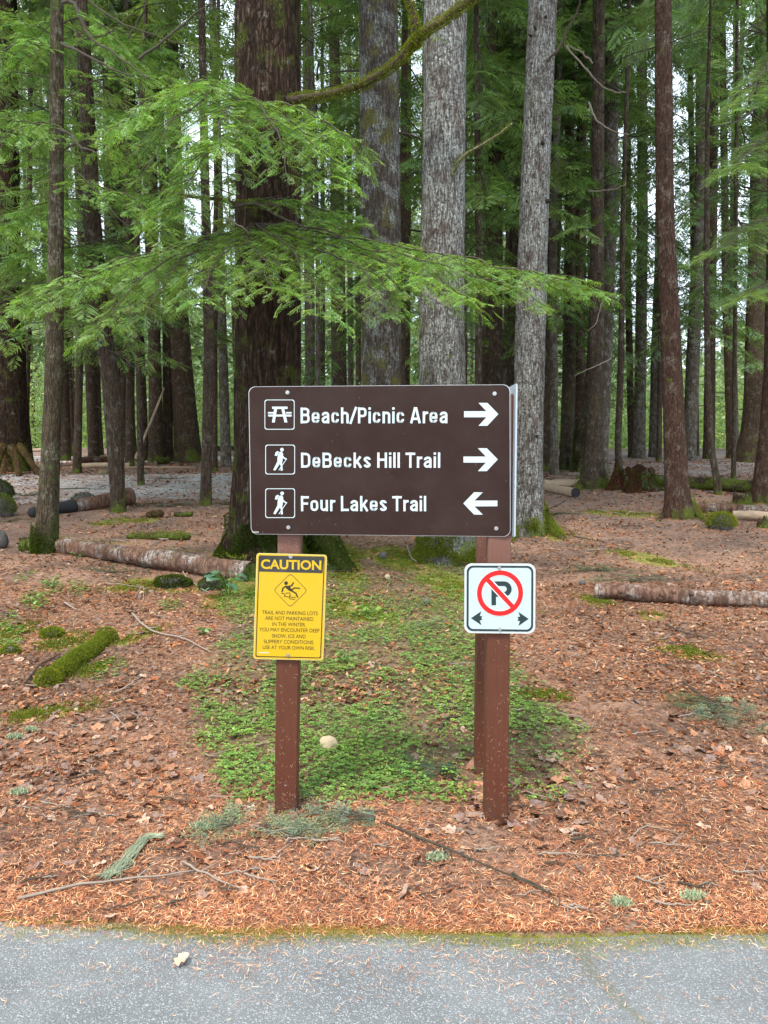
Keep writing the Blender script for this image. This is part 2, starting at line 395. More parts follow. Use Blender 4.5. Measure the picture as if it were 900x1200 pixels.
# road: an asphalt sheet that runs left and right past the camera, its far edge under the litter
def road():
    xs = np.linspace(-24, 24, 481); ws = np.concatenate([np.linspace(-6.5, -1.2, 8), np.linspace(-1.1, .05, 30)])
    X, W = np.meshgrid(xs, ws); Y = edge_y(X) + W
    Z = .002 + .02 * np.clip(1 - np.abs(W + 3) / 3.3, 0, 1) - .01
    V = np.stack([X, Y, Z], -1).reshape(-1, 3); m = len(xs)
    i = np.arange(len(ws) - 1)[:, None]; j = np.arange(m - 1)[None, :]
    q = np.stack([i*m+j, i*m+j+1, (i+1)*m+j+1, (i+1)*m+j], -1).reshape(-1, 4)
    e = np.clip(1 + W.ravel() / .16, 0, 1)
    k = NT('asphalt'); p = k.coords()
    n0 = k.noise(p, 2.6, 6, .65); n1 = k.noise(p, 200, 3, .7); vor = k.n('TexVoronoi', {'Vector': p, 'Scale': 260}); ag = vor.outputs['Color']
    agv = k.n('SeparateColor', {0: ag}).outputs[0]
    col = k.mix(k.rmp(n0, .3, .7), (.128, .131, .132), (.200, .203, .202))
    col = k.mix(k.rmp(n1, .30, .55), k.mix(.5, col, (.09, .10, .11)), col)
    col = k.mix(k.rmp(agv, .74, .98), col, (.33, .34, .345))
    # worn hairline crack filled with brown grit that runs away from the edge
    wv = k.noise(p, 5, 4)
    sx = k.n('SeparateXYZ', {0: p})
    line = k.math('ABSOLUTE', k.math('SUBTRACT', k.math('ADD', sx.outputs[0], k.math('MULTIPLY', k.math('SUBTRACT', wv, .5), .16)), k.math('ADD', 1.47, k.math('MULTIPLY', sx.outputs[1], -.36))))
    col = k.mix(k.math('MULTIPLY', k.rmp(line, .035, .0), k.rmp(n1, .4, .6)), col, (.13, .115, .06))
    grime = k.rmp(k.math('ADD', k.attr('tint').outputs['Fac'], k.noise(p, 8, 4)), 1.05, 1.5)
    col = k.mix(k.math('MULTIPLY', grime, k.math('MULTIPLY', k.rmp(n1, .40, .6), k.rmp(k.noise(p, 30, 4), .42, .6))), col, (.24, .24, .06))
    h = k.math('ADD', k.math('MULTIPLY', vor.outputs['Distance'], -1.0), n1)
    mt = k.done(col, .8, k.bump(h, .8, .004), spec=.35)
    o = Geo().add(V, None, q, np.stack([e, e, e], 1)).build('road', mt); tag(o, kind='structure')
road()

# gravel path crossing behind the first trees, a sheet laid on the forest floor
def gravel_path(name, rows, mat):
    """rows: list of (distance, x from, x to) with ragged ends"""
    ds = np.linspace(rows[0][0], rows[-1][0], 60)
    x0 = np.interp(ds, [r_[0] for r_ in rows], [r_[1] for r_ in rows]); x1 = np.interp(ds, [r_[0] for r_ in rows], [r_[2] for r_ in rows])
    us = np.linspace(0, 1, 160)
    X = x0[:, None] + (x1 - x0)[:, None] * us[None, :] + (fbm(ds * 2, 1.0, s=40)[:, None] - .5) * 1.2
    Y = ds[:, None] + (fbm(X * .8, 3.0, s=41) - .5) * 1.4
    Z = ground_z(X, Y) + .012 - .05 * (np.clip(1 - np.minimum(np.arange(60), 59 - np.arange(60)) / 6, 0, 1)[:, None] + np.clip(1 - np.minimum(us, 1 - us) / .03, 0, 1)[None, :])
    V = np.stack([X, Y, Z], -1).reshape(-1, 3); m = 160
    i = np.arange(59)[:, None]; j = np.arange(m - 1)[None, :]
    q = np.stack([i*m+j, i*m+j+1, (i+1)*m+j+1, (i+1)*m+j], -1).reshape(-1, 4)
    o = Geo().add(V, None, q).build(name, mat); tag(o, kind='structure')
def gravel_mat(name, c1, c2, c3):
    k = NT(name); p = k.coords()
    n1 = k.noise(p, .8, 4); n2 = k.noise(p, 7, 5, .7); n3 = k.noise(p, 45, 4, .7)
    col = k.mix(k.rmp(n3, .3, .7), c1, c2)
    col = k.mix(k.math('MULTIPLY', k.rmp(k.math('ADD', n2, n1), .88, 1.12), .85), col, c3)
    return k.done(col, .9, k.bump(n3, .8, .02), spec=.15)
gravel_path('gravel_path', [(14.6, -20, 1.5), (22.5, -24, 1.0)], gravel_mat('pale_gravel', (.25, .24, .235), (.50, .49, .48), (.24, .16, .13)))
gravel_path('gravel_path', [(27, -34, -3), (31, -36, -4)], gravel_mat('pale_gravel_far', (.44, .42, .41), (.64, .62, .60), (.32, .25, .21)))
gravel_path('worn_clearing', [(20.5, 5.2, 26), (35.5, 3.2, 34)], gravel_mat('trodden_earth', (.24, .19, .17), (.44, .37, .34), (.22, .15, .12)))

# ================================================================ FOLIAGE PIECES
def frond_needles(L=.30, seed=0, gap=.0150, k=8):
    """a flat hemlock spray with alternate side twigs, every needle its own face; lies in XY, grows along +X"""
    r = np.random.default_rng(seed); v = []; t = []; c = []; n = 0
    def twig(o, d, ln, hue, curl):
        nonlocal n
        d = d / np.linalg.norm(d); p = np.array([-d[1], d[0]])
        m = max(3, int(ln / gap)); s = (np.arange(m) + .5) / m
        for side in (-1, 1):
            b = o[None, :] + d[None, :] * (s * ln)[:, None]
            nl = .0135 * (gap / .0125)**.6 * (1 - .40 * s) * r.uniform(.75, 1.2, m)
            tip = b + (d * .55)[None, :] * nl[:, None] + side * p[None, :] * nl[:, None]
            b2 = b + d * gap * .8
            zb = -curl * (s * ln)**2 + r.normal(0, .0012, m)
            vv = np.zeros((m, 3, 3)); vv[:, 0, :2] = b; vv[:, 1, :2] = b2; vv[:, 2, :2] = tip
            vv[:, 0, 2] = zb; vv[:, 1, 2] = zb + .0012; vv[:, 2, 2] = zb - .003 + r.normal(0, .003, m)
            v.append(vv.reshape(-1, 3)); t.append(np.arange(m * 3).reshape(-1, 3) + n); n += m * 3
            tipc = np.clip((s - .45) * 2, 0, 1)[:, None]
            cc = np.array([[.72, .80, .90]]) * (1 - tipc * hue) + np.array([[1.9, 1.55, .70]]) * tipc * hue
            cc = cc * r.uniform(.75, 1.2, (m, 1)); c.append(np.repeat(cc, 3, 0))
    twig(np.zeros(2), np.array([1.0, 0]), L, .5, .25)
    for i in range(k):
        f = (i + .6) / k; side = 1 if i % 2 else -1
        for sd in (side, -side) if i % 3 else (side,):
            ln = L * .52 * (1 - f)**.75 * r.uniform(.7, 1.1) + .02
            a = R(r.uniform(42, 62)) * sd
            twig(np.array([f * L, 0]), np.array([math.cos(a), math.sin(a)]), ln, r.uniform(.2, 1), 1.2)
    return np.concatenate(v), np.concatenate(t), np.concatenate(c)
def frond_mid(L=.38, seed=0, k=9):
    """the same spray with one narrow toothed strip per twig"""
    r = np.random.default_rng(seed); v = []; t = []; c = []; n = 0
    for i in range(k):
        f = (i + .5) / k
        for sd in (-1, 1):
            ln = L * .55 * (1 - f)**.7 * r.uniform(.6, 1.15) + .03; a = R(r.uniform(38, 62)) * sd
            d = np.array([math.cos(a), math.sin(a)]); p = np.array([-d[1], d[0]]); o = np.array([f * L, 0]); w = r.uniform(.010, .017)
            z = -.9 * ln**2 + r.normal(0, .008)
            pts = [(o, 0), (o + d * ln * .45 + p * w, z * .3), (o + d * ln, z), (o + d * ln * .5 - p * w, z * .3)]
            v += [(q_[0], q_[1], zz) for q_, zz in pts]; t += [(n, n+1, n+3), (n+1, n+2, n+3)]; n += 4
            b = r.uniform(.7, 1.15); c += [(b * .8, b * .85, b * .9)] * 2 + [(b * 1.35, b * 1.25, b * .9)] + [(b, b, b)]
    return np.array(v), np.array(t), np.array(c)
def frond_far(L=.6, seed=0):
    r = np.random.default_rng(seed); v = []; t = []; c = []; n = 0
    for i in range(5):
        f = i / 5
        for sd in (-1, 1):
            ln = L * .5 * (1.05 - f) * r.uniform(.7, 1.2); a = R(r.uniform(30, 65)) * sd
            d = np.array([math.cos(a), math.sin(a)]); p = np.array([-d[1], d[0]]); o = np.array([f * L, 0]); w = r.uniform(.03, .055)
            z = -.5 * ln**2 + r.normal(0, .02)
            v += [(*(o - p * w * .5), 0), (*(o + p * w * .5), 0), (*(o + d * ln), z)]; t.append((n, n+1, n+2)); n += 3
            b = r.uniform(.65, 1.2); c += [(b * .85, b * .85, b * .9)] * 2 + [(b * 1.3, b * 1.2, b)]
    return np.array(v), np.array(t), np.array(c)
FR_N = [frond_needles(.30, s) for s in range(4)]
FR_S = [frond_needles(.30, 50 + s, .020, 5) for s in range(3)]
FR_M = [frond_mid(.40, s) for s in range(5)]
FR_F = [frond_far(.62, s) for s in range(5)]
def scatter(geo, tmpl, pos, X, Yv, scale, bright, r):
    """copies of the template pieces: pos (n,3), frame X (growth) and Yv (side), scale, colour gain (n,3)"""
    X = X / (np.linalg.norm(X, axis=1)[:, None] + 1e-9)
    Z = np.cross(X, Yv); Z /= np.linalg.norm(Z, axis=1)[:, None] + 1e-9
    Yv = np.cross(Z, X); pick = r.integers(0, len(tmpl), len(pos))
    for k, (tv, tt, tc) in enumerate(tmpl):
        I = np.nonzero(pick == k)[0]
        if not len(I): continue
        W = tv[None] * scale[I][:, None, None]
        P_ = pos[I][:, None] + W[..., :1] * X[I][:, None] + W[..., 1:2] * Yv[I][:, None] + W[..., 2:] * Z[I][:, None]
        m = len(tv)
        T = tt[None] + (np.arange(len(I)) * m)[:, None, None]
        geo.add(P_.reshape(-1, 3), T.reshape(-1, 3), None, (tc[None] * bright[I][:, None]).reshape(-1, 3))
def bough(A, B, W, sag, tmpl, r, step=.15, fstep=.17, fs=1.0, gain=1.0, wood=None, leaf=None, rw=.016, start=.12, droop=.35, mids=None, tipdroop=.25):
    """a conifer bough from A to B: axis, side twigs, sprays. Adds wood to wood and sprays to leaf."""
    A, B = np.array(tuple(A)), np.array(tuple(B)); L = np.linalg.norm(B - A)
    n = max(12, int(L / .08))
    if mids: path = smooth_path([A] + [np.array(tuple(m)) for m in mids] + [B], n)
    else:
        s = np.linspace(0, 1, n)[:, None]; path = A * (1 - s) + B * s
        path[:, 2] += sag * 4 * (s * (1 - s))[:, 0] - 0
    path = wobble(path, .05 * L**.5, 2, int(r.integers(0, 999)))
    if wood is not None: q_ = path if tmpl is FR_N else path[::4]; tube(wood, q_, np.linspace(rw, .003, len(q_)), 4, (1, 1, 1), caps=False)
    tg = np.gradient(path, axis=0); tg /= np.linalg.norm(tg, axis=1)[:, None]
    pos = []; X = []; S = []
    m = int(L / step); side = 1
    for i in range(m):
        f = start + (1 - start) * (i + r.uniform(0, .8)) / m
        if f > .99: continue
        ix = min(n - 1, int(f * (n - 1))); p = path[ix]; d = tg[ix]
        sd = np.cross(d, [0, 0, 1]); sd /= np.linalg.norm(sd) + 1e-9; side = -side
        a = R(r.uniform(45, 68)) * side
        dv = d * math.cos(a) + sd * math.sin(a) + np.array([0, 0, r.uniform(-.10, .12)])
        ln = W * (math.sin(min(1, (f - start) * 2.2 + .25) * math.pi / 2)) * (1 - f**3 * .85) * r.uniform(.6, 1.15) + .08
        k = max(2, int(ln / fstep)); s = np.linspace(0, 1, k + 1)
        tp = p + dv * (s * ln)[:, None]; tp[:, 2] -= droop * (s * ln)**1.6
        if wood is not None and ln > .25 and tmpl is FR_N: tube(wood, tp, np.linspace(rw * .35, .002, k + 1), 3, (.8, .8, .8), caps=False)
        td = np.gradient(tp, axis=0)
        for j in range(k + 1):
            dd = td[j] / (np.linalg.norm(td[j]) + 1e-9); ss = np.cross(dd, [0, 0, 1])
            aa = (0 if j == k else R(r.uniform(30, 60)) * (1 if (j + i) % 2 else -1))
            x = dd * math.cos(aa) + ss * math.sin(aa) + np.array([0, 0, -r.uniform(.02, tipdroop) + .06])
            pos.append(tp[j]); X.append(x); S.append(r.uniform(.7, 1.15) * (1 if j < k else .9))
    pos.append(path[-2]); X.append(tg[-1]); S.append(1.0)
    pos = np.array(pos); X = np.array(X); S = np.array(S) * fs
    Yv = np.cross(np.array([[0, 0, 1.0]]) + r.normal(0, .22, X.shape), X)
    br = np.ones((len(pos), 3)) * (gain * r.uniform(.62, 1.30, (len(pos), 1))) * np.array([1, 1, 1]) + r.normal(0, .05, (len(pos), 3))
    scatter(leaf, tmpl, pos, X, Yv, S, np.clip(br, .2, 2), r)
def crown_mesh(name, h0, h1, len0, nb, tmpl, seed, mat, fs=1.0, step=.2, fstep=.25, sag=.0, fall=.25, gap=.0):
    """a whole conifer crown in local coordinates (trunk along Z), shared by many trees"""
    r = np.random.default_rng(seed); g = Geo(); w = Geo()
    for i in range(nb):
        f = (i + r.uniform(0, 1)) / nb
        if r.random() < gap: continue
        h = h0 + (h1 - h0) * f; ln = len0 * (1 - f * .75) * r.uniform(.55, 1.15); a = r.uniform(0, 2 * math.pi)
        A = (math.cos(a) * .1, math.sin(a) * .1, h)
        B = (math.cos(a) * ln, math.sin(a) * ln, h - fall * ln * r.uniform(.4, 1.4))
        bough(A, B, ln * .26, .08 * ln + sag, tmpl, r, step, fstep, fs, 1.0, w, g, .02, droop=.4)
    me = g.mesh(name); me.materials.append(mat)
    mw = w.mesh(name + '_wood'); mw.materials.append(M['twig'])
    return me, mw
CROWN_M = [crown_mesh('crown', 0, 10 + 1.5 * s, 3.2, 40, FR_M, 100 + s, M['far_green' if s % 2 else 'hemlock_dark'], 1.25, .26, .30) for s in range(4)]
CROWN_C = [crown_mesh('crown', 0, 11, 2.9, 38, FR_M, 140 + s, M['cedar'], 1.3, .26, .30, fall=.7) for s in range(2)]
CROWN_F = [crown_mesh('crown', 0, 15, 2.7, 44, FR_F, 200 + s, M['far_green'], 1.1, .34, .42, fall=.35) for s in range(4)]
# ================================================================ TREES
def trunk_geo(path, rads, seg, nrow, flare, flobes, fh, amp, seed, zbase, freq=9.0):
    """path: heights and centre line (local), radii at them. Bark plates and root flare are modelled in the mesh."""
    zs = [p[2] for p in path]
    t = np.linspace(0, 1, nrow); H = zs[-1]
    h = H * (t**1.35) - .35 * (1 - t)**6
    X = np.interp(h, zs, [p[0] for p in path]); Y = np.interp(h, zs, [p[1] for p in path]); Rr = np.interp(h, zs, rads)
    # soften the kinks
    kk = max(3, nrow // 14) | 1; ker = np.hanning(kk + 2)[1:-1]; ker /= ker.sum()
    sm = lambda a: np.convolve(np.pad(a, kk // 2, mode='edge'), ker, 'valid')
    X, Y, Rr = sm(X), sm(Y), sm(Rr)
    th = np.arange(seg) * 2 * math.pi / seg
    T, Hh = np.meshgrid(th, h)
    Rm = Rr[:, None] * np.ones(seg)
    lob = .5 + .5 * np.cos(T * flobes + seed) * (.6 + .4 * np.cos(T * 2 + seed * 1.7))
    Rm = Rm * (1 + flare * np.exp(-np.clip(Hh + .05, 0, 9) / fh) * (.35 + .9 * lob))
    circ = Rr[:, None] * 1.0
    cx, sy = np.cos(T) * Rm, np.sin(T) * Rm
    low = fbm(cx * 3 + 20, sy * 3 + 20, Hh * .7, seed, 3) - .5
    a1 = vn(cx * freq + 40 + low * 3, sy * freq + 40, Hh * freq * .16, seed + 5)
    a2 = vn(cx * freq * 2.3 + 40, sy * freq * 2.3 + 40, Hh * freq * .5, seed + 6)
    ridge = np.abs(2 * a1 - 1)**.7 * .75 + a2 * .4
    Rm = Rm + low * circ * .14 + (ridge - .55) * amp
    V = np.stack([X[:, None] + np.cos(T) * Rm, Y[:, None] + np.sin(T) * Rm, Hh], -1).reshape(-1, 3)
    return V, ring_quads(nrow, seg)
def dead_branch(geo, A, d, ln, r0, r, droop=.12, kinks=0, c=(1, 1, 1)):
    n = 9; s = np.linspace(0, 1, n)[:, None]; d = np.array(d, float); d /= np.linalg.norm(d)
    p = np.array(A) + d * s * ln; p[:, 2] += (-droop * ln * (s**2) * r.uniform(-.6, 1.6))[:, 0]
    p = wobble(p, .05 * ln, 2, int(r.integers(0, 500)))
    tube(geo, p, np.linspace(r0, r0 * .25, n), 4, c, caps=False)
    for k in range(kinks):
        i = int(r.integers(3, n - 1)); dd = d + r.normal(0, .5, 3); dd /= np.linalg.norm(dd)
        q = p[i] + dd * np.linspace(0, 1, 5)[:, None] * ln * r.uniform(.15, .35); tube(geo, q, np.linspace(r0 * .45, .002, 5), 3, c, caps=False)
def tree(name, label, base, pts, mat, top=19., seg=20, nrow=90, flare=.25, lobes=4, fh=.35, amp=.006, crown=None, dead=0, deadlen=1.0, group=None, seed=1, freq=9., Y=None, dead_from=1.2, stubs=0, deadmat='twig', lean=None):
    b = G(*base) if Y is None else None
    if b is None:
        b = P(base[0], base[1], Y); b.z = float(ground_z(b.x, b.y))
    D = b.y
    root = thing(name, label, 'tree', b, group)
    f = D * CP - (b.z - CAMZ) * SP
    path = [(0, 0, -.35), (0, 0, 0)]; rads = [pts[0][2] / 1800 * f] * 2 if len(pts[0]) == 3 else None
    for (px, row, w) in pts[1:]:
        q = P(px, row, D) - b
        path.append((q.x, 0, q.z)); rads.append(w / 1800 * D)
    (x0, _, z0), (x1, _, z1) = path[-2], path[-1]; sl = (x1 - x0) / max(.3, z1 - z0)
    sl = max(-.12, min(.12, sl))
    path.append((x1 + sl * (top - z1) * .7, 0, max(top, z1 + 1))); rads.append(rads[-1] * .45)
    path = [(x, 0.0, z) for x, _, z in path]
    seg, nrow = int(seg * .92), int(nrow * .88)
    V, q = trunk_geo(path, rads, seg, nrow, flare, lobes, fh, amp, seed, b.z, freq)
    g = Geo().add(V + np.array(b), None, q); tr = g.build('trunk', M[mat], root)
    r = np.random.default_rng(seed * 13 + 5)
    zs = [p[2] for p in path]
    def at(h, ang=None, out=.8):
        x = np.interp(h, zs, [p[0] for p in path]); rr = np.interp(h, zs, rads)
        a = r.uniform(0, 2 * math.pi) if ang is None else ang
        return np.array([x + math.cos(a) * rr * out, math.sin(a) * rr * out, h]) + np.array(b), a, rr
    vis_top = CAMZ - b.z + D * .62
    if dead:
        big = dead if D < 14 else 0
        g2 = Geo()
        for i in range(dead):
            h = r.uniform(dead_from, min(vis_top, zs[-1] * .8)); A, a, rr = at(h)
            dd = (math.cos(a), math.sin(a), r.uniform(-.25, .25)); ln = deadlen * r.uniform(.35, 1.2)
            dead_branch(g2, A, dd, ln, max(.006, min(.02, .10 * rr)), r, .15, 2 + int(r.integers(0, 3)))
        o = g2.build('dead_twigs', M[deadmat], root); o['kind'] = 'stuff'
    if stubs:
        for i in range(stubs):
            h = r.uniform(1.2, vis_top); A, a, rr = at(h, r.uniform(math.pi * 1.05, math.pi * 1.95), .9)
            gg = Geo(); d = np.array([math.cos(a), math.sin(a), r.uniform(-.3, .4)])
            k_ = r.uniform(.018, .04); tube(gg, [A - d * .02, A + d * .02, A + d * r.uniform(.04, .09)], [k_, k_ * .9, k_ * .5], 7)
            gg.build('branch_stub', M['knot'], root)
    if crown:
        kind, hb, sc, n = crown
        lst = {'M': CROWN_M, 'C': CROWN_C, 'F': CROWN_F}[kind]
        cm, wm_ = lst[n % len(lst)]
        xb = np.interp(hb, zs, [p[0] for p in path])
        o = link('crown', cm, root); o.location = (xb, 0, hb); o.scale = (sc, sc, sc); o.rotation_euler = (0, 0, seed * 2.4)
        w_ = link('limbs', wm_, o); w_['kind'] = 'stuff'
    return root, b
def near_branch(root, name, pts, r0, r1, mat, c=(1, 1, 1), seg=7, moss=0, seed=0, hang=0):
    """one notable branch of a near tree: points are given as (px, row, distance)"""
    path = wobble(smooth_path([P(*p) for p in pts], 40), .03, 2, seed)
    n = len(path); g = Geo(); rad = np.linspace(r0, r1, n) * (1 + .25 * (fbm(np.linspace(0, 9, n), seed) - .5))
    tube(g, path, rad, seg, c)
    o = g.build(name, M[mat], root)
    if moss:
        r = np.random.default_rng(seed + 77); m = Geo()
        fuzz_tube(m, path, rad, int(moss), r, .022, up=.2, hang=hang)
        q = m.build('moss', M['moss'], o); q['kind'] = 'stuff'
    return o
def fuzz(geo, pos, nrm, ln, r, w=.35, cv=.25, hang=0.0, lo=(.55, .6, .5), hi=(1.35, 1.3, 1.1)):
    """short moss blades standing on points with normals"""
    n = len(pos); d = nrm + r.normal(0, .45, (n, 3)); d[:, 2] -= hang; d /= np.linalg.norm(d, axis=1)[:, None]
    s = np.cross(d, r.normal(0, 1, (n, 3))); s /= np.linalg.norm(s, axis=1)[:, None]
    L = ln * r.uniform(.5, 1.4, (n, 1)); W = ln * w * r.uniform(.6, 1.2, (n, 1))
    v = np.stack([pos - s * W * .5, pos + s * W * .5, pos + d * L], 1).reshape(-1, 3)
    t = r.random((n, 1)); c = np.array([lo]) * (1 - t) + np.array([hi]) * t
    cc = np.stack([c * .8, c * .8, c * 1.15], 1).reshape(-1, 3)
    geo.add(v, np.arange(n * 3).reshape(-1, 3), None, cc)
def fuzz_tube(geo, path, rad, n, r, ln, up=0.0, hang=0.0, patch=.35, lumps=.9):
    m = len(path); u = r.uniform(0, m - 1.001, n); i = u.astype(int); f = (u - i)[:, None]
    p = path[i] * (1 - f) + path[i + 1] * f; tg = path[i + 1] - path[i]; tg /= np.linalg.norm(tg, axis=1)[:, None]
    rr = np.asarray(rad)[i][:, None]
    A = np.cross(tg, [0, 0, 1.0]); A /= np.linalg.norm(A, axis=1)[:, None] + 1e-9; B = np.cross(A, tg)
    th = r.uniform(0, 2 * math.pi, n)
    nr = np.cos(th)[:, None] * A + np.sin(th)[:, None] * B
    keep = (fbm(u * .35, th * 1.2, s=int(r.integers(0, 99))) > patch) & (nr[:, 2] > up - 1.2 + r.uniform(-.3, .3, n))
    lump = 1 + lumps * (fbm(u * .5, th, s=7) - .1)
    fuzz(geo, (p + nr * rr * lump[:, None])[keep], nr[keep], ln, r, .4, hang=hang)

M['knot'] = plain_mat('knot', (.018, .013, .010), .95, var=.4)
# ---- the big dark fir whose boughs hang over the sign
BIG, bigb = tree('conifer_tree', 'massive dark furrowed fir trunk behind the trail sign with bright hemlock boughs hanging across it',
    (312, 648), [(312, 648, 76), (313, 560, 75), (313, 430, 75), (314, 250, 74), (314, 60, 73), (314, -60, 72)], 'bark_dark', top=21, seg=130, nrow=300,
    flare=.42, lobes=5, fh=.42, amp=.05, crown=('M', 12.5, 1.2, 0), seed=3, freq=8)
BY = bigb.y
# ---- the near and middle trunks, each seen in the photograph
T = {}
def add(key, *a, **k): T[key] = tree('conifer_tree', *a, **k)
add('t17', 'grey trunk with brown moss bands between the dark fir and the palest trunk', (447, 612), [(447, 612, 50), (447, 430, 47), (446, 250, 46), (443, 0, 44)],
    'bark_greymoss', seg=90, nrow=220, flare=.3, amp=.022, crown=('M', 13.5, 1.2, 1), seed=5, freq=14, dead=6, dead_from=3)
add('t18', 'pale lichen-white trunk with a mossy foot just behind the sign', (524, 655), [(524, 655, 60), (520, 540, 54), (518, 430, 53), (520, 200, 49), (522, 0, 48)],
    'bark_pale', seg=96, nrow=240, flare=.35, amp=.018, crown=('M', 12.5, 1.1, 2), seed=7, freq=15, lobes=5)
add('t21', 'tall pale grey trunk with knots and a bright mossy root beside the sign', (617, 626), [(617, 626, 36), (618, 520, 36), (621, 420, 34), (626, 240, 33), (636, 0, 31)],
    'bark_pale', seg=84, nrow=230, flare=.35, amp=.014, crown=('M', 13.0, 1.1, 3), seed=9, freq=17, stubs=7)
add('t2', 'slim olive-brown trunk with green foot, standing over the long red log', (53, 648), [(53, 648, 27), (58, 560, 22), (64, 420, 20), (66, 240, 16), (67, 0, 13)],
    'bark_olive', seg=44, nrow=150, flare=.3, fh=.2, amp=.007, crown=('M', 11.5, .9, 0), seed=11, freq=22, dead=5, dead_from=3.2)
add('t34', 'reddish-brown scaly trunk rising above the mossy boulder', (795, 607), [(795, 607, 27), (790, 500, 24), (787, 420, 22), (779, 240, 20), (777, 0, 18)],
    'bark_red', seg=60, nrow=180, flare=.45, fh=.3, amp=.010, crown=('M', 12.0, 1, 1), seed=13, freq=20, dead=8, dead_from=3.5, deadlen=1.6)
add('t1', 'dark reddish trunk cut by the photo edge, behind the rotten yellow stump', (10, 551), [(10, 551, 52), (8, 450, 42), (3, 300, 38), (2, 0, 32)],
    'bark_dark', seg=56, nrow=140, flare=.3, amp=.03, crown=('M', 14.0, 1.3, 2), seed=15, freq=9, top=22, dead=9, deadlen=2.2)
add('t3', 'crooked brown trunk curving up from beside the charred log', (139, 600), [(139, 600, 15), (136, 540, 18), (129, 440, 20), (115, 350, 21), (108, 260, 20), (103, 150, 17), (95, 0, 13)],
    'bark_brown', seg=40, nrow=180, flare=.2, amp=.008, crown=('M', 10, 1, 1), seed=17, freq=18, dead=10, dead_from=2.5, deadlen=1.3)
add('t13', 'thin straight tan trunk at the edge of the gravel path', (241, 592), [(241, 592, 13), (243, 500, 12.5), (245, 400, 12), (240, 200, 10), (236, 0, 8)],
    'bark_brown', seg=32, nrow=130, flare=.2, fh=.2, amp=.006, crown=('M', 10, .9, 2), seed=19, freq=22, dead=12, dead_from=4)
add('t14', 'very thin grey trunk against the sky gap near the dark fir', (265, 547), [(265, 547, 12), (258, 300, 10), (253, 110, 9), (249, 0, 8)],
    'bark_farpale', seg=20, nrow=70, crown=('M', 17, 1, 3), seed=21, dead=16, dead_from=5, deadlen=2.0, top=26)
add('t12', 'dark leaning trunk flaring wide at its mossy foot beyond the gravel', (221, 541), [(221, 541, 31), (214, 450, 26), (209, 370, 22), (205, 200, 17), (200, 0, 14)],
    'bark_far', seg=40, nrow=120, flare=.25, amp=.02, crown=('M', 14, 1.3, 0), seed=23, top=26, dead=10, dead_from=5, deadlen=2)
add('t11', 'narrow brown trunk close against the dark leaning one', (197, 541), [(197, 541, 11), (196, 400, 11), (196, 300, 10), (180, 0, 8)],
    'bark_far', seg=20, nrow=70, crown=('M', 13, 1.1, 1), seed=25, top=24, dead=8)
add('t10', 'dark trunk behind the leaning pole and the log pile', (183, 527), [(183, 527, 17), (181, 400, 14), (178, 200, 12), (176, 0, 10)],
    'bark_far', seg=24, nrow=70, crown=('M', 15, 1.3, 3), seed=27, top=28, dead=10, Y=27)
add('t8', 'straight brown trunk standing at the left end of the leaning pole', (152, 547), [(152, 547, 10), (153, 400, 9.5), (152, 250, 9), (148, 0, 7)],
    'bark_far', seg=20, nrow=70, crown=('M', 13, 1, 2), seed=29, top=24, dead=12, deadlen=1.6)
add('t7', 'dark trunk half hidden behind the crooked brown one', (136, 535), [(136, 535, 12), (134, 400, 12), (129, 280, 13), (126, 100, 11), (124, 0, 10)],
    'bark_far', seg=20, nrow=70, crown=('M', 14, 1.2, 0), seed=31, top=26, dead=10, Y=26)
add('t6', 'reddish trunk with ferny foot beyond the first gravel strip', (110, 528), [(110, 528, 13), (107, 440, 14), (104, 380, 13), (98, 200, 11), (90, 0, 10)],
    'bark_far', seg=20, nrow=70, crown=('M', 13, 1.2, 1), seed=33, top=26, dead=10, Y=27)
add('t4', 'dark trunk showing just beside the slim olive-brown one', (76, 530), [(76, 530, 12), (75, 420, 11), (70, 200, 10), (66, 0, 9)],
    'bark_far', seg=20, nrow=70, crown=('M', 12, 1.2, 2), seed=35, top=26, dead=10, Y=28)
add('t16', 'thin grey-brown trunk between the dark fir and the moss-banded one', (401, 545), [(401, 545, 15), (399, 430, 14), (396, 200, 13), (390, 0, 12)],
    'bark_brown', seg=24, nrow=90, crown=('M', 13, 1.1, 3), seed=37, top=26, dead=16, dead_from=4, deadlen=2)
add('t20', 'dark narrow trunk peeping out behind the palest trunk', (541, 560), [(541, 560, 14), (541, 400, 13), (541, 200, 12), (540, 0, 11)],
    'bark_far', seg=24, nrow=90, crown=('M', 13, 1.1, 0), seed=39, top=26, dead=12, deadlen=1.5)
add('t19', 'dark purple-brown trunk midway between the two pale trunks', (581, 552), [(581, 552, 17), (581, 400, 16), (580, 200, 15), (576, 0, 13)],
    'bark_far', seg=30, nrow=100, crown=('C', 9, 1.3, 0), seed=41, top=26, dead=12, deadlen=1.6)
add('t22', 'dark trunk hugging the left edge of the tall pale grey trunk', (604, 548), [(604, 548, 14), (606, 400, 14), (609, 200, 14), (612, 0, 13)],
    'bark_far', seg=24, nrow=90, crown=('C', 9, 1.3, 1), seed=43, top=26, dead=8)
add('t25', 'dark leaning trunk just clear of the tall pale one, log ends at its foot', (635, 552), [(635, 552, 13), (641, 420, 12), (646, 300, 11), (652, 0, 9)],
    'bark_far', seg=24, nrow=90, crown=('C', 10, 1.1, 0), seed=45, top=26, dead=14, deadlen=1.3)
add('t23', 'mossy olive trunk, left of the clump behind the pale logs', (664, 551), [(664, 551, 17), (667, 420, 15), (668, 240, 12), (667, 50, 10), (667, 0, 10)],
    'bark_olive', seg=30, nrow=100, flare=.3, crown=('C', 10, 1.2, 1), seed=47, top=26, dead=16, deadlen=1.5)
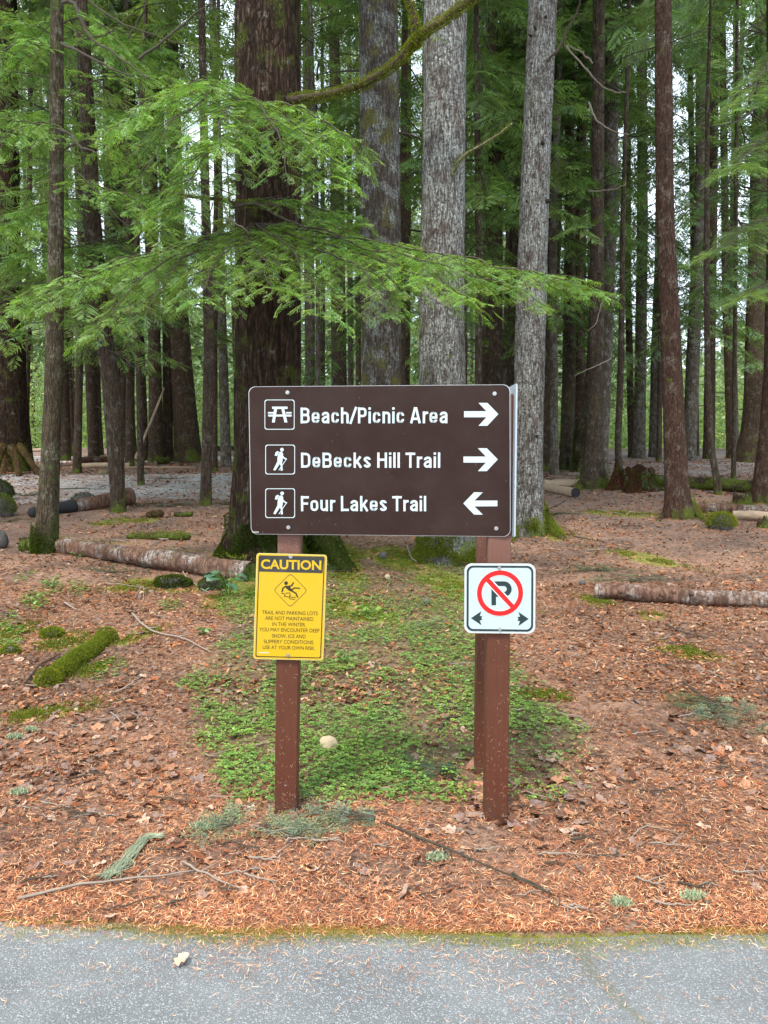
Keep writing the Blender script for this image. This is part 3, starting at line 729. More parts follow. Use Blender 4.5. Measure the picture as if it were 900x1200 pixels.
add('t24', 'dark red trunk in the middle of the clump behind the pale logs', (679, 549), [(679, 549, 14), (678, 420, 12), (679, 240, 11), (683, 80, 10), (684, 0, 9)],
    'bark_red', seg=24, nrow=100, crown=('M', 11, 1.2, 0), seed=49, top=26, dead=16, deadlen=1.5)
add('t27', 'shaggy moss-grown trunk leaning away at the back of the clump', (683, 553), [(683, 553, 24), (694, 440, 15), (706, 250, 13), (716, 80, 12), (716, 0, 12)],
    'bark_olive', seg=36, nrow=110, flare=.4, amp=.02, crown=('M', 12, 1.2, 1), seed=51, top=26, dead=10)
add('t28', 'smooth light brown trunk with mossy roots in front of the clump', (695, 572), [(695, 572, 24), (697, 510, 19), (699, 420, 17), (700, 240, 15), (702, 0, 13)],
    'bark_brown', seg=48, nrow=140, flare=.45, fh=.35, lobes=5, amp=.006, crown=('M', 11, 1, 2), seed=53, freq=16, stubs=8, dead=8, dead_from=4, deadlen=1.8)
add('t29', 'ridged grey-brown trunk tight behind the smooth light brown one', (704, 556), [(704, 556, 15), (709, 420, 16), (716, 240, 16), (717, 0, 15)],
    'bark_farpale', seg=40, nrow=120, amp=.015, crown=('C', 11, 1.2, 0), seed=55, top=26, dead=20, dead_from=3.5, deadlen=1.8)
add('t30', 'very slim stem with mossy foot beside the red rotten stump', (726, 570), [(726, 570, 8), (724, 520, 8), (728, 420, 7), (730, 250, 5.5), (735, 100, 4.5), (737, 0, 4)],
    'bark_brown', seg=20, nrow=110, flare=.8, fh=.22, amp=.004, seed=57, top=12, dead=34, dead_from=1.5, deadlen=1.0)
add('t32', 'grey trunk seen over the red rotten stump', (749, 530), [(749, 530, 14), (751, 400, 13), (753, 250, 12), (752, 0, 10)],
    'bark_farpale', seg=24, nrow=90, crown=('F', 15, .9, 1), seed=59, top=28, dead=20, deadlen=2, Y=29)
add('t33', 'slightly leaning grey trunk close left of the reddish scaly one', (766, 530), [(766, 530, 11), (768, 420, 10), (772, 300, 9), (776, 0, 8)],
    'bark_farpale', seg=24, nrow=90, crown=('F', 15, .9, 0), seed=61, top=28, dead=14, deadlen=2, Y=30)
add('t35', 'straight grey-brown trunk standing past the long dark log', (808, 532), [(808, 532, 15), (812, 420, 15), (817, 320, 14), (822, 200, 13), (822, 0, 11)],
    'bark_farpale', seg=24, nrow=90, crown=('F', 15, .9, 1), seed=63, top=26, dead=12, deadlen=2, Y=28)
add('t36b', 'brown trunk behind the kinked slim stem', (831, 533), [(831, 533, 13), (832, 420, 12), (834, 320, 11), (838, 0, 9)],
    'bark_far', seg=24, nrow=90, crown=('F', 15, .9, 0), seed=65, top=26, dead=10, Y=29)
add('t36', 'kinked slim stem rising from in front of the long dark log', (842, 580), [(842, 580, 8), (839, 555, 8), (833, 525, 8), (829, 440, 7), (828, 300, 6.5), (829, 120, 4.5), (833, 0, 3)],
    'bark_brown', seg=20, nrow=120, flare=.5, fh=.15, amp=.004, seed=67, top=12, dead=40, dead_from=2.2, deadlen=1.2)
add('t38', 'dark slender trunk left of the widest right-hand trunk', (857, 532), [(857, 532, 10), (854, 440, 9), (851, 350, 9), (846, 0, 7)],
    'bark_far', seg=24, nrow=90, crown=('F', 15, .9, 1), seed=69, top=26, dead=10, Y=29)
add('t40', 'very broad dark brown trunk with a squat foot near the photo edge', (882, 541), [(882, 541, 40), (886, 500, 31), (889, 420, 27), (893, 240, 24), (897, 0, 20)],
    'bark_far', seg=52, nrow=120, flare=.22, amp=.025, crown=('C', 12, 1.3, 0), seed=71, top=26, freq=9, dead=16, deadlen=2.4)
add('t41', 'leaning reddish trunk running out of the photo edge above the pale cut log', (893, 588), [(893, 588, 24), (901, 500, 20), (906, 420, 19), (910, 240, 18), (908, 0, 17)],
    'bark_red', seg=44, nrow=120, flare=.3, amp=.012, crown=('C', 10, 1.2, 1), seed=73, freq=14)

# ---- boughs: (start, end, half-width, mid points) in photo pixels and distance; A/B are real points in space
def bough_part(root, A, B, W, r, gain=1.0, mids=None, mat='hemlock', tmpl=None, step=.082, fstep=.098, fs=.64, rw=.013, start=.06, droop=.65, name='bough'):
    wood, leaf = Geo(), Geo()
    bough(P(*A), P(*B), W * 1.12, .05, tmpl or FR_N, r, step, fstep, fs, gain, wood, leaf, rw, start, droop, [P(*m) for m in mids] if mids else None)
    b = wood.build(name, M['twig'], root); f = leaf.build('foliage', M[mat], b, smooth=False); return b
rb = np.random.default_rng(99)
Y9 = BY - .42
HERO = [
 # A (on the trunk)        B (tip)             half width, middle points: the low sheet
 ((285, 272, Y9), (-40, 385, 7.9), .50, [(200, 288, 8.8), (90, 330, 8.3)]),
 ((290, 268, Y9), (100, 392, 7.5), .45, [(220, 285, 8.6), (150, 340, 7.9)]),
 ((285, 270, Y9), (20, 345, 8.4), .45, [(210, 285, 8.9), (120, 310, 8.6)]),
 ((285, 275, Y9), (165, 372, 7.4), .45, [(240, 288, 8.6), (200, 325, 7.9)]),
 ((300, 262, Y9), (708, 347, 7.4), .40, [(390, 275, 8.6), (520, 300, 8.0), (630, 320, 7.6)]),
 ((315, 264, Y9), (690, 330, 7.8), .34, [(410, 282, 8.7), (540, 303, 8.2)]),
 ((310, 262, Y9), (640, 352, 7.1), .36, [(400, 285, 8.3), (530, 315, 7.6)]),
 ((300, 264, Y9), (560, 348, 7.0), .42, [(390, 288, 8.3), (480, 315, 7.6)]),
 ((310, 262, Y9), (465, 372, 7.0), .42, [(360, 282, 8.3), (420, 320, 7.5)]),
 ((300, 262, Y9), (385, 365, 6.8), .42, [(325, 280, 8.3), (360, 315, 7.5)]),
 ((295, 262, Y9), (235, 352, 7.0), .46, [(280, 280, 8.4), (252, 310, 7.6)]),
 ((285, 275, Y9), (320, 340, 6.9), .40, [(290, 282, 8.4), (308, 305, 7.7)]),
 ((315, 262, Y9), (500, 305, 8.2), .36, [(400, 270, 8.8)]),
 ((290, 235, Y9), (430, 262, 8.0), .22, [(360, 236, 8.6)]),
 # the upper clump
 ((285, 130, Y9), (425, 190, 7.6), .48, [(330, 120, 8.7), (385, 145, 8.1)]),
 ((290, 130, Y9), (395, 215, 7.2), .46, [(325, 132, 8.5), (365, 165, 7.8)]),
 ((285, 125, Y9), (335, 205, 7.0), .46, [(300, 122, 8.3), (322, 150, 7.6)]),
 ((285, 120, Y9), (120, 165, 7.9), .52, [(240, 100, 8.8), (180, 115, 8.2)]),
 ((285, 125, Y9), (160, 210, 7.5), .50, [(250, 112, 8.5), (200, 145, 7.9)]),
 ((285, 120, Y9), (215, 100, 7.6), .42, [(255, 100, 8.6), (235, 94, 8.1)]),
 ((285, 125, Y9), (255, 175, 7.0), .46, [(275, 118, 8.3), (262, 138, 7.5)]),
 ((285, 160, Y9), (215, 250, 7.2), .42, [(262, 160, 8.5), (235, 195, 7.8)]),
 ((285, 165, Y9), (185, 290, 7.8), .45, [(250, 170, 8.8), (215, 220, 8.3)]),
]
for k_, (A, B, W, mids) in enumerate(HERO): bough_part(BIG, A, B, W, rb, [1.0, .78, 1.1, .66, .92][k_ % 5], mids)  # colour gain per bough paints the dark interior of the foliage into the needles
T2, T3 = T['t2'][0], T['t3'][0]
Yt2 = T['t2'][1].y; Yt3 = T['t3'][1].y
for A, B, W, mids in [
 ((66, 120, Yt2), (230, 105, 9.6), .6, [(120, 95, 9.6), (180, 90, 9.6)]),
 ((66, 215, Yt2), (185, 262, 9.2), .5, [(110, 215, 9.6), (150, 232, 9.4)]),
 ((66, 60, Yt2), (-40, 95, 8.9), .6, [(20, 50, 9.4)]),
 ((66, 150, Yt2), (-30, 205, 8.9), .6, [(20, 150, 9.3)]),
 ((66, 30, Yt2), (150, 60, 9.6), .6, [(110, 20, 9.7)]),
 ((66, 180, Yt2), (160, 170, 10), .6, [(110, 160, 9.7)])]:
    bough_part(T2, A, B, W, rb, 1.0, mids, step=.10, fstep=.12)
for A, B, W, mids in [
 ((110, 230, Yt3), (10, 250, 12.5), .9, None), ((103, 120, Yt3), (220, 160, 13), .9, None), ((104, 150, Yt3), (-10, 130, 12.5), .9, None),
 ((112, 280, Yt3), (200, 320, 12.5), .8, None), ((98, 60, Yt3), (10, 20, 13), .9, None), ((98, 40, Yt3), (190, 60, 13), .9, None), ((112, 290, Yt3), (10, 300, 12), .8, None), ((110, 220, Yt3), (200, 240, 13), .8, None)]:
    bough_part(T3, A, B, W, rb, .95, mids, tmpl=FR_M, fs=.75, mat='hemlock_mid')
YR = T['t41'][1].y
for A, B, W, mids in [
 ((912, 150, YR), (856, 200, 8.5), .35, None), ((912, 250, YR), (840, 290, 8.8), .4, None), ((912, 330, YR), (870, 345, 8.6), .3, None), ((912, 60, YR), (870, 130, 9), .35, None)]:
    bough_part(T['t41'][0], A, B, W, rb, 1.0, mids, mat='cedar', fs=.8, step=.10, fstep=.13)

# ---- branches seen one by one
near_branch(BIG, 'mossy_branch', [(338, 117, BY - .3), (400, 108, 9.3), (448, 84, 9.0), (482, 55, 8.8), (498, 38, 8.7), (545, 4, 8.5), (580, -25, 8.4)], .045, .035, 'branch_moss', moss=16000, seed=4, hang=.5)
near_branch(BIG, 'mossy_branch', [(492, 44, 8.75), (484, 25, 8.7), (479, -6, 8.65), (478, -30, 8.6)], .038, .02, 'branch_moss', moss=2500, seed=5, hang=.3)
near_branch(BIG, 'mossy_branch', [(325, 240, Y9), (280, 238, 8.9), (235, 232, 8.8), (190, 222, 8.8)], .03, .015, 'branch_moss', moss=2500, seed=6, hang=.2)
near_branch(BIG, 'branch', [(270, 243, 8.9), (300, 240, 8.7), (345, 262, 8.5), (400, 275, 8.3)], .022, .008, 'twig', seed=7)
near_branch(BIG, 'branch', [(262, 240, 8.9), (270, 255, 8.8), (292, 272, 8.7)], .014, .004, 'twig_pale', seed=8)
for i, (key, pts, r0) in enumerate([
 ('t18', [(526, 226, 9.3), (532, 196, 9.2), (560, 172, 9.1), (600, 145, 9.0)], .018), ('t21', [(641, 72, 10.3), (655, 55, 10.2), (672, 20, 10.0), (684, -5, 9.8)], .022),
 ('t2', [(72, 51, 9.4), (90, 60, 9.3), (120, 75, 9.2), (156, 90, 9.1)], .022), ('t2', [(71, 152, 9.4), (82, 160, 9.3), (95, 172, 9.2), (113, 179, 9.1)], .024),
 ('t2', [(73, 3, 9.4), (88, 5, 9.3), (105, 40, 9.2), (140, 68, 9.1), (176, 92, 9.0)], .022), ('t2', [(74, 193, 9.4), (100, 210, 9.3), (125, 240, 9.2), (153, 267, 9.1)], .009),
 ('t2', [(96, -5, 9.4), (140, 25, 9.3), (180, 42, 9.2), (240, 56, 9.2)], .012), ('t2', [(150, 45, 9.4), (178, -5, 9.4)], .010), ('t2', [(98, 46, 9.4), (128, 38, 9.4), (160, 12, 9.4)], .010),
 ('t2', [(162, 70, 9.2), (200, 40, 9.3), (245, 5, 9.4)], .018), ('t2', [(60, 145, 9.5), (30, 143, 9.5), (-5, 136, 9.5)], .009),
 ('t29', [(700, 88, 17), (728, 108, 16), (740, 108, 15.8)], .02), ('t28', [(694, 74, 14.5), (680, 60, 14.2), (662, 52, 14)], .018),
 ('t28', [(664, 55, 14.2), (690, 85, 14.1), (712, 104, 14.0), (735, 108, 13.9)], .018), ('t28', [(690, 120, 14.4), (700, 140, 14), (718, 153, 14), (738, 158, 14)], .018),
 ('t28', [(690, 224, 14.4), (720, 222, 13.8), (735, 214, 13.6)], .012), ('t28', [(722, 342, 13.8), (706, 356, 13.8), (698, 378, 13.7), (688, 388, 13.6)], .010),
 ('t28', [(716, 420, 13.8), (695, 430, 13.7), (673, 441, 13.6)], .012), ('t34', [(790, 250, 11.8), (820, 235, 11.6), (850, 215, 11.4)], .010),
 ('t16', [(400, 40, 18), (412, 30, 18), (425, 50, 18)], .015), ('t40', [(886, 125, 20), (868, 140, 19.5), (840, 148, 19), (815, 145, 18.8)], .03),
 ('t40', [(884, 28, 20), (866, 45, 19.5), (858, 52, 19)], .022), ('t3', [(182, 455 - 60, 13.5), (172, 372, 13.5), (190, 345, 13.4)], .010)]):
    near_branch(T[key][0], 'branch', pts, r0, r0 * .35, 'twig_pale' if key in ('t28', 't18') else 'twig', seed=20 + i, moss=1500 if key == 't18' else 0, hang=.2)

# ---- moss on the feet of trunks (blades over the root flare)
def foot_moss(key_or_root, base, rad, hmax, n, seed, side=None, mat='moss', k=1.35):
    root, b = key_or_root; r = np.random.default_rng(seed); g = Geo()
    th = r.uniform(0, 2 * math.pi, n) if side is None else r.normal(side[0], side[1], n)
    h = np.abs(r.normal(0, hmax * .5, n)); rr = rad * (1 + (k - 1) * np.exp(-h / .25))
    keep = (fbm(th * 1.4 + 9, h * 4, s=seed) > .42 + .18 * h / hmax)
    p = np.stack([np.cos(th) * rr + b.x, np.sin(th) * rr + b.y, h + b.z - .02], 1)[keep]
    nr = np.stack([np.cos(th), np.sin(th), np.full(n, .25)], 1)[keep]
    fuzz(g, p, nr, .03, r, .4); o = g.build('foot_moss', M[mat], root); o['kind'] = 'stuff'
def root_limb(root, pts, r0, r1, mat, moss, seed, mmat='moss'):
    path = smooth_path([Vector(p) for p in pts], 24); rad = np.linspace(r0, r1, 24) * (1 + .3 * (fbm(np.linspace(0, 6, 24), seed) - .5))
    g = Geo(); tube(g, path, rad, 12, (1, 1, 1)); o = g.build('root', M[mat], root)
    if moss:
        r = np.random.default_rng(seed); m = Geo(); fuzz_tube(m, path, rad, moss, r, .022, up=1.0, patch=.30); q = m.build('moss', M[mmat], o); q['kind'] = 'stuff'
def gp(px, row, up=0.0): v = G(px, row); return (v.x, v.y, v.z + up)
root_limb(T['t21'][0], [gp(626, 622, .42), gp(634, 618, .20), gp(645, 624, .08), gp(658, 632, .0)], .10, .045, 'bark_greymoss', 12000, 3)
root_limb(T['t21'][0], [gp(606, 622, .2), gp(600, 630, .08), gp(596, 636, .0)], .09, .04, 'bark_greymoss', 3000, 4)
root_limb(BIG, [gp(345, 640, .55), gp(368, 642, .28), gp(388, 655, .12), gp(410, 672, -.02)], .20, .06, 'bark_dark', 14000, 5, 'moss_dark')
root_limb(BIG, [gp(282, 640, .40), gp(277, 642, .15), gp(272, 650, .0)], .14, .06, 'bark_dark', 5000, 6, 'moss_dark')
root_limb(BIG, [gp(330, 650, .30), gp(345, 662, .12), gp(352, 678, -.02)], .15, .05, 'bark_dark', 6000, 7, 'moss_dark')
root_limb(T['t34'][0], [gp(802, 600, .25), gp(812, 603, .10), gp(826, 612, -.01)], .09, .03, 'bark_red', 2500, 8)
root_limb(T['t34'][0], [gp(786, 602, .22), gp(778, 606, .05), gp(770, 611, -.02)], .07, .03, 'bark_red', 0, 9)
root_limb(T['t28'][0], [gp(686, 566, .3), gp(680, 572, .1), gp(676, 577, -.02)], .12, .05, 'bark_brown', 3500, 10)
root_limb(T['t28'][0], [gp(704, 566, .3), gp(710, 570, .1), gp(714, 573, -.02)], .12, .05, 'bark_brown', 3500, 11)
root_limb(T['t30'][0], [gp(722, 566, .15), gp(716, 570, .06), gp(710, 573, -.02)], .06, .03, 'bark_brown', 2500, 12)
foot_moss(T['t18'], None, .34, .55, 26000, 31, k=1.35)
foot_moss(T['t2'], None, .14, .35, 7000, 32, mat='moss_dark', k=1.25)
foot_moss(T['t21'], None, .22, .4, 8000, 33, k=1.3)
foot_moss(T['t28'], None, .18, .4, 7000, 34, k=1.4)
foot_moss(T['t23'], None, .22, .9, 9000, 35, mat='moss_dark', k=1.3)
foot_moss(T['t27'], None, .28, 1.8, 18000, 36, mat='moss_dark', k=1.3)
foot_moss((BIG, bigb), None, .45, .6, 26000, 37, mat='moss_dark', k=1.45)
foot_moss(T['t17'], None, .34, .5, 9000, 38, k=1.3)

# ---- farther trunks: individuals copied from six prototypes
def far_proto(i, mat, H, r0, lean):
    pr = thing('conifer_tree', 'x', 'tree', (0, 0, 0), 'slender trunks in the far forest')
    V, q = trunk_geo([(0, 0, -.3), (0, 0, 0), (lean * .4, 0, H * .3), (lean * .5, 0, H * .6), (lean, 0, H)], [r0, r0, r0 * .85, r0 * .65, r0 * .2], 14, 40, .3, 4, .4, .012, 50 + i, 0)
    Geo().add(V, None, q).build('trunk', M[mat], pr)
    g = Geo(); r = np.random.default_rng(60 + i)
    for k in range(16):
        h = r.uniform(2, 11); a = r.uniform(0, 6.28); dead_branch(g, (lean * .4 * h / (H * .3) * .8, 0, h), (math.cos(a), math.sin(a), r.uniform(-.2, .2)), r.uniform(.5, 2.0), .016, r, .2, 2)
    o = g.build('dead_twigs', M['twig'], pr); o['kind'] = 'stuff'
    cm, wm_ = CROWN_F[i % 4]; c_ = link('crown', cm, pr); c_.location = (lean * .42, 0, H * .42); w_ = link('limbs', wm_, c_); w_['kind'] = 'stuff'
    return pr
def copy_tree(o, parent=None):
    c = o.copy(); COL.objects.link(c)
    if parent is not None: c.parent = parent
    for ch in list(o.children): copy_tree(ch, c)
    return c
PROTO = [far_proto(i, ['bark_far', 'bark_farpale', 'bark_far', 'bark_brown', 'bark_farpale', 'bark_far'][i], 27 + (i % 3) * 2, [.17, .14, .22, .11, .09, .13][i], [.6, -.5, .2, .9, -.3, 0][i]) for i in range(6)]
FARLAB = ['far dark-barked conifer with a full crown, one of the crowd beyond the clearing', 'far pale-barked conifer with a full crown, one of the crowd beyond the clearing',
          'far thick dark conifer among the crowd beyond the clearing', 'far brown conifer leaning a little in the crowd beyond the clearing',
          'far grey pole-thin conifer in the crowd beyond the clearing', 'far straight thin dark conifer in the crowd beyond the clearing']
MARKS = [(-999, 'photo edge'), (10, 'trunk behind the yellow stump'), (62, 'slim olive-brown trunk'), (125, 'crooked brown trunk'), (183, 'leaning pole'), (241, 'thin tan trunk'), (313, 'massive dark fir'), (399, 'thin grey-brown trunk'),
    (447, 'moss-banded grey trunk'), (520, 'palest trunk'), (581, 'purple-brown trunk'), (621, 'tall pale grey trunk'), (667, 'mossy olive trunk'), (699, 'smooth light brown trunk'), (729, 'slim mossy-footed stem'), (787, 'reddish scaly trunk'), (829, 'kinked slim stem'), (889, 'broad dark trunk'), (9999, 'photo edge')]
def far_label(i, x, y):
    px = float(proj(x, y, 4.0)[0]); k = max(j for j in range(len(MARKS) - 1) if MARKS[j][0] <= px)
    kind = ['dark-barked', 'pale-barked', 'thick dark', 'leaning brown', 'pole-thin grey', 'thin dark'][i]; dd = 'nearer' if y < 35 else 'far' if y < 46 else 'farthest'
    if k + 1 < len(MARKS) - 1 and px > MARKS[k + 1][0] - .5 * (MARKS[k + 1][0] - max(0, MARKS[k][0])): return f'{dd} {kind} conifer seen just left of the {MARKS[k + 1][1]}'
    return f'{dd} {kind} conifer seen just right of the {MARKS[k][1]}' if k else f'{dd} {kind} conifer at the left photo edge'
FARGRP = ['dark conifers of the far forest', 'pale conifers of the far forest', 'thick conifers of the far forest', 'leaning conifers of the far forest', 'pole-thin conifers of the far forest', 'thin dark conifers of the far forest']
rf = np.random.default_rng(17); used = [False] * 6; nfar = 0
spots = []
while len(spots) < 105:
    y = rf.uniform(25, 56); x = rf.uniform(-.62, .62) * y
    px, _ = proj(x, y, 1.0)
    if y < 37 and (690 < px < 870 or 240 < px < 300 or px < 60): continue      # the clearing and the sky gap stay open
    if y < 29 and rf.random() < .5: continue
    if (725 < px < 875 or 195 < px < 275) and rf.random() < .7: continue
    if any((x - a)**2 + (y - b)**2 < 1.1 for a, b in spots): continue
    spots.append((x, y))
for x, y in spots:
    i = int(rf.integers(0, 6))
    o = PROTO[i] if not used[i] else copy_tree(PROTO[i]); used[i] = True
    s = rf.uniform(.85, 1.2)
    o.location = (x, y, float(ground_z(x, y))); o.rotation_euler = (0, 0, rf.uniform(0, 6.28)); o.scale = (s, s, s * rf.uniform(.9, 1.1))
    o['label'] = far_label(i, x, y); o['group'] = FARGRP[i]

# trees whose crowns fill the middle distance above (trunks partly hidden)
MIDLAB = [((30, 540), 27, 7, 'M', 'feathery green conifer filling the gap left of the slim olive-brown trunk'), ((165, 560), 18.5, 7, 'M', 'slim conifer with drooping green sprays left of the log pile'),
  ((350, 560), 21, 8, 'M', 'conifer half hidden behind the massive dark fir'), ((470, 560), 18, 9, 'C', 'conifer showing between the moss-banded and palest trunks'),
  ((560, 560), 17, 8, 'C', 'dark green conifer filling the gap left of the purple-brown trunk'), ((650, 545), 22, 10, 'C', 'bluish cedar behind the tall pale grey trunk'),
  ((740, 540), 30, 8, 'C', 'drooping cedar between the slim stem and the scaly trunk'), ((815, 545), 31, 8, 'C', 'bluish drooping cedar behind the reddish scaly trunk'),
  ((862, 540), 34, 7, 'C', 'hanging cedar in the gap left of the broad dark trunk'), ((600, 535), 27, 10, 'M', 'far cedar whose crown shows over the sign between pale trunks'),
  ((860, 545), 20, 5, 'C', 'low drooping cedar above the small dark marker post'), ((372, 560), 19, 6, 'M', 'bright green conifer just beyond the massive dark fir'),
  ((90, 545), 22, 9, 'M', 'light green conifer behind the crooked trunk'), ((-30, 600), 14, 6, 'M', 'yellow-green conifer just off the photo edge'),
  ((700, 540), 27, 10, 'C', 'cedar directly behind the mossy clump of trunks'),
  ((252, 550), 23, 6, 'M', 'slender conifer filling the gap between thin tan trunk and massive dark fir'),
  ((772, 545), 27, 6, 'C', 'slender cedar with light hanging sprays hidden behind the reddish scaly trunk')]
for i, ((px, row), Y, wpx, kind, lab) in enumerate(MIDLAB):
    tree('conifer_tree', lab, (px, row), [(px, row, wpx), (px + rf.uniform(-6, 6), 300, wpx * .9), (px + rf.uniform(-10, 10), 0, wpx * .7)], ['bark_far', 'bark_brown', 'bark_farpale'][i % 3],
         top=20, seg=18, nrow=60, crown=(kind, [3.8, 3.4, 5.5][i % 3] if kind == 'M' else [4.6, 5.2, 4.2][i % 3], 1.15, i), seed=80 + i, dead=12, deadlen=1.5, Y=Y)
# unseen trees off to both sides of the view keep the light of a forest
for i, (x, y) in enumerate([(-9, 9), (9.5, 10), (-12, 14), (13, 15), (-8, 5.5), (10, 6)]):
    o = copy_tree(PROTO[i]); o.location = (x, y, float(ground_z(x, y))); o['label'] = FARLAB[i]; o['group'] = FARGRP[i]
# ================================================================ SIGNS AND POSTS
def paint_wood():
    k = NT('brown_paint'); p = k.coords()
    n1 = k.noise(k.coords((30, 30, 2)), 3, 5, .6); n2 = k.noise(p, 160, 2); n3 = k.noise(k.coords((1, 1, .5)), 8, 4)
    col = k.mix(n1, (.080, .027, .015), (.115, .040, .022))
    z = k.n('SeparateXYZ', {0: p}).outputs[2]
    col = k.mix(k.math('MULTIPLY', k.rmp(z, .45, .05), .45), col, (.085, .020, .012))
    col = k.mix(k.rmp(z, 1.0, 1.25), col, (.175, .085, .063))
    col = k.mix(k.math('MULTIPLY', k.rmp(n2, .64, .72), k.rmp(n3, .45, .6)), col, (.36, .27, .22))
    grime = k.math('MULTIPLY', k.rmp(z, .16, .0), k.rmp(k.noise(p, 26, 4), .35, .6))
    col = k.mix(k.math('MULTIPLY', grime, .7), col, (.07, .045, .03))
    return k.done(col, .5, k.bump(n1, .5, .004), spec=.22)
M['paint'] = paint_wood()
def sheet_mat(name, col, rough=.35, dirt=.08, spec=.5, stripes=False):
    k = NT(name); p = k.coords()
    n1 = k.noise(p, 6, 5, .6); n2 = k.noise(p, 90, 3, .6)
    c = k.mix(k.math('MULTIPLY', k.rmp(n1, .4, .7), dirt), col, (.30, .25, .22))
    c = k.mix(k.math('MULTIPLY', k.rmp(n2, .70, .80), .35), c, (.45, .42, .38))
    if stripes:
        w = k.n('TexWave', {'Vector': k.coords((1, 0, 0)), 'Scale': 16, 'Distortion': 0}, bands_direction='X').outputs['Fac']
        c = k.mix(k.math('MULTIPLY', w, .10), c, (.34, .43, .455))
    return k.done(c, k.rmp(n1, .3, .7, rough * .8, rough * 1.3), k.bump(n1, .15, .004), spec=spec)
M['board_brown'] = sheet_mat('board_brown', (.027, .0125, .0095), .40, .03, .15)
M['board_white'] = plain_mat('board_white', (.48, .54, .55), .45, var=.04, scale=60)
M['board_line'] = plain_mat('board_line', (.62, .60, .57), .5, var=.1)
M['metal'] = plain_mat('metal', (.50, .49, .48), .38, .9, .15)
M['aluminium'] = plain_mat('aluminium', (.42, .47, .52), .45, .35, .06, 6)
M['yellow'] = sheet_mat('yellow', (.54, .335, .003), .4, .03)
M['yellow_rim'] = sheet_mat('yellow_rim', (.52, .43, .14), .45, .05)
M['black'] = sheet_mat('black', (.022, .024, .022), .4, .10)
M['ink'] = plain_mat('ink', (.022, .018, .008), .5)
M['white_ref'] = sheet_mat('white_ref', (.43, .505, .51), .4, .02, stripes=True)
M['white_rim'] = sheet_mat('white_rim', (.49, .525, .515), .4, .03)
M['dark_teal'] = plain_mat('dark_teal', (.014, .030, .032), .4)
M['red'] = plain_mat('red', (.56, .010, .010), .4, var=.04)
M['red_white'] = plain_mat('red_white', (.62, .60, .58), .4)

class Board:
    """a flat board through photo pixels of its top corners and its foot; gives board coordinates (u right, v up, n out)"""
    def __init__(s, tl, tr, Yl, Yr, bl):
        a, b = P(*tl, Yl), P(*tr, Yr)
        s.o = a; s.u = (b - a).normalized()
        s.n = s.u.cross(Vector((0, 0, 1))).normalized()           # towards the camera
        s.n = Vector((s.u.y, -s.u.x, 0)).normalized()
        s.v = s.n.cross(s.u).normalized()
        if s.v.z < 0: s.v = -s.v
    def uv(s, px, py):
        d = ray(px, py); o = Vector((0, 0, CAMZ)); t = (s.o - o).dot(s.n) / d.dot(s.n); q = o + d * t - s.o
        return np.array([q.dot(s.u), q.dot(s.v)])
    def w(s, u, v, n=0.0): return np.array(s.o + s.u * float(u) + s.v * float(v) + s.n * float(n))
def poly(geo, B, pts, n, c=(1, 1, 1)):
    """flat filled polygon (any outline) at height n, made with a curve-free ear cut"""
    from mathutils.geometry import tessellate_polygon
    tr = tessellate_polygon([[Vector((p[0], p[1], 0)) for p in pts]])
    V = [B.w(p[0], p[1], n) for p in pts]; T_ = []
    for a, b, c_ in tr:
        if (pts[b][0]-pts[a][0]) * (pts[c_][1]-pts[a][1]) - (pts[b][1]-pts[a][1]) * (pts[c_][0]-pts[a][0]) < 0: b, c_ = c_, b
        T_.append((a, b, c_))
    geo.add(V, T_, None, c)
def rounded(c4, rad, k=8):
    """rounded corners on a 4-corner outline (board coordinates)"""
    out = []
    for i in range(4):
        p, a, b = np.array(c4[i]), np.array(c4[i-1]), np.array(c4[(i+1) % 4])
        da, db = (a - p) / np.linalg.norm(a - p), (b - p) / np.linalg.norm(b - p)
        A, Bq = p + da * rad, p + db * rad
        for t in np.linspace(0, 1, k): out.append((1-t)**2 * A + 2*t*(1-t) * (p + (A + Bq - 2 * p) * .16) + t*t * Bq)
    return out
def band(geo, B, outer, inner, n, c=(1, 1, 1)):
    m = len(outer); V = [B.w(*p, n) for p in outer] + [B.w(*p, n) for p in inner]
    geo.add(V, None, [(i, (i+1) % m, m + (i+1) % m, m + i) for i in range(m)], c)
def plate(geo, B, out, t0, t1, c=(1, 1, 1)):
    poly(geo, B, out, t1, c); m = len(out)
    V = [B.w(*p, t0) for p in out] + [B.w(*p, t1) for p in out]
    geo.add(V, None, [(i, m + i, m + (i+1) % m, (i+1) % m) for i in range(m)], c)
    poly(geo, B, out[::-1], t0, c)
def stroke(geo, B, pts, w, n, c=(1, 1, 1), closed=False):
    pts = [np.array(p, float) for p in pts]; m = len(pts)
    for i in range(m if closed else m - 1):
        a, b = pts[i], pts[(i+1) % m]; d = (b - a) / (np.linalg.norm(b - a) + 1e-9); p = np.array([-d[1], d[0]]) * w / 2; e = d * w * .25
        nn = n + 1e-5 * (i % 7)
        geo.add([B.w(*(a - e - p), nn), B.w(*(b + e - p), nn), B.w(*(b + e + p), nn), B.w(*(a - e + p), nn)], None, [(0, 1, 2, 3)], c)
def disc(geo, B, ctr, r0, n, k=40, r1=0, c=(1, 1, 1)):
    th = np.linspace(0, 2 * math.pi, k, endpoint=False); o = [ctr + r0 * np.array([math.cos(t), math.sin(t)]) for t in th]
    if r1: band(geo, B, o, [ctr + r1 * np.array([math.cos(t), math.sin(t)]) for t in th], n, c)
    else: poly(geo, B, o, n, c)
_tx = {}
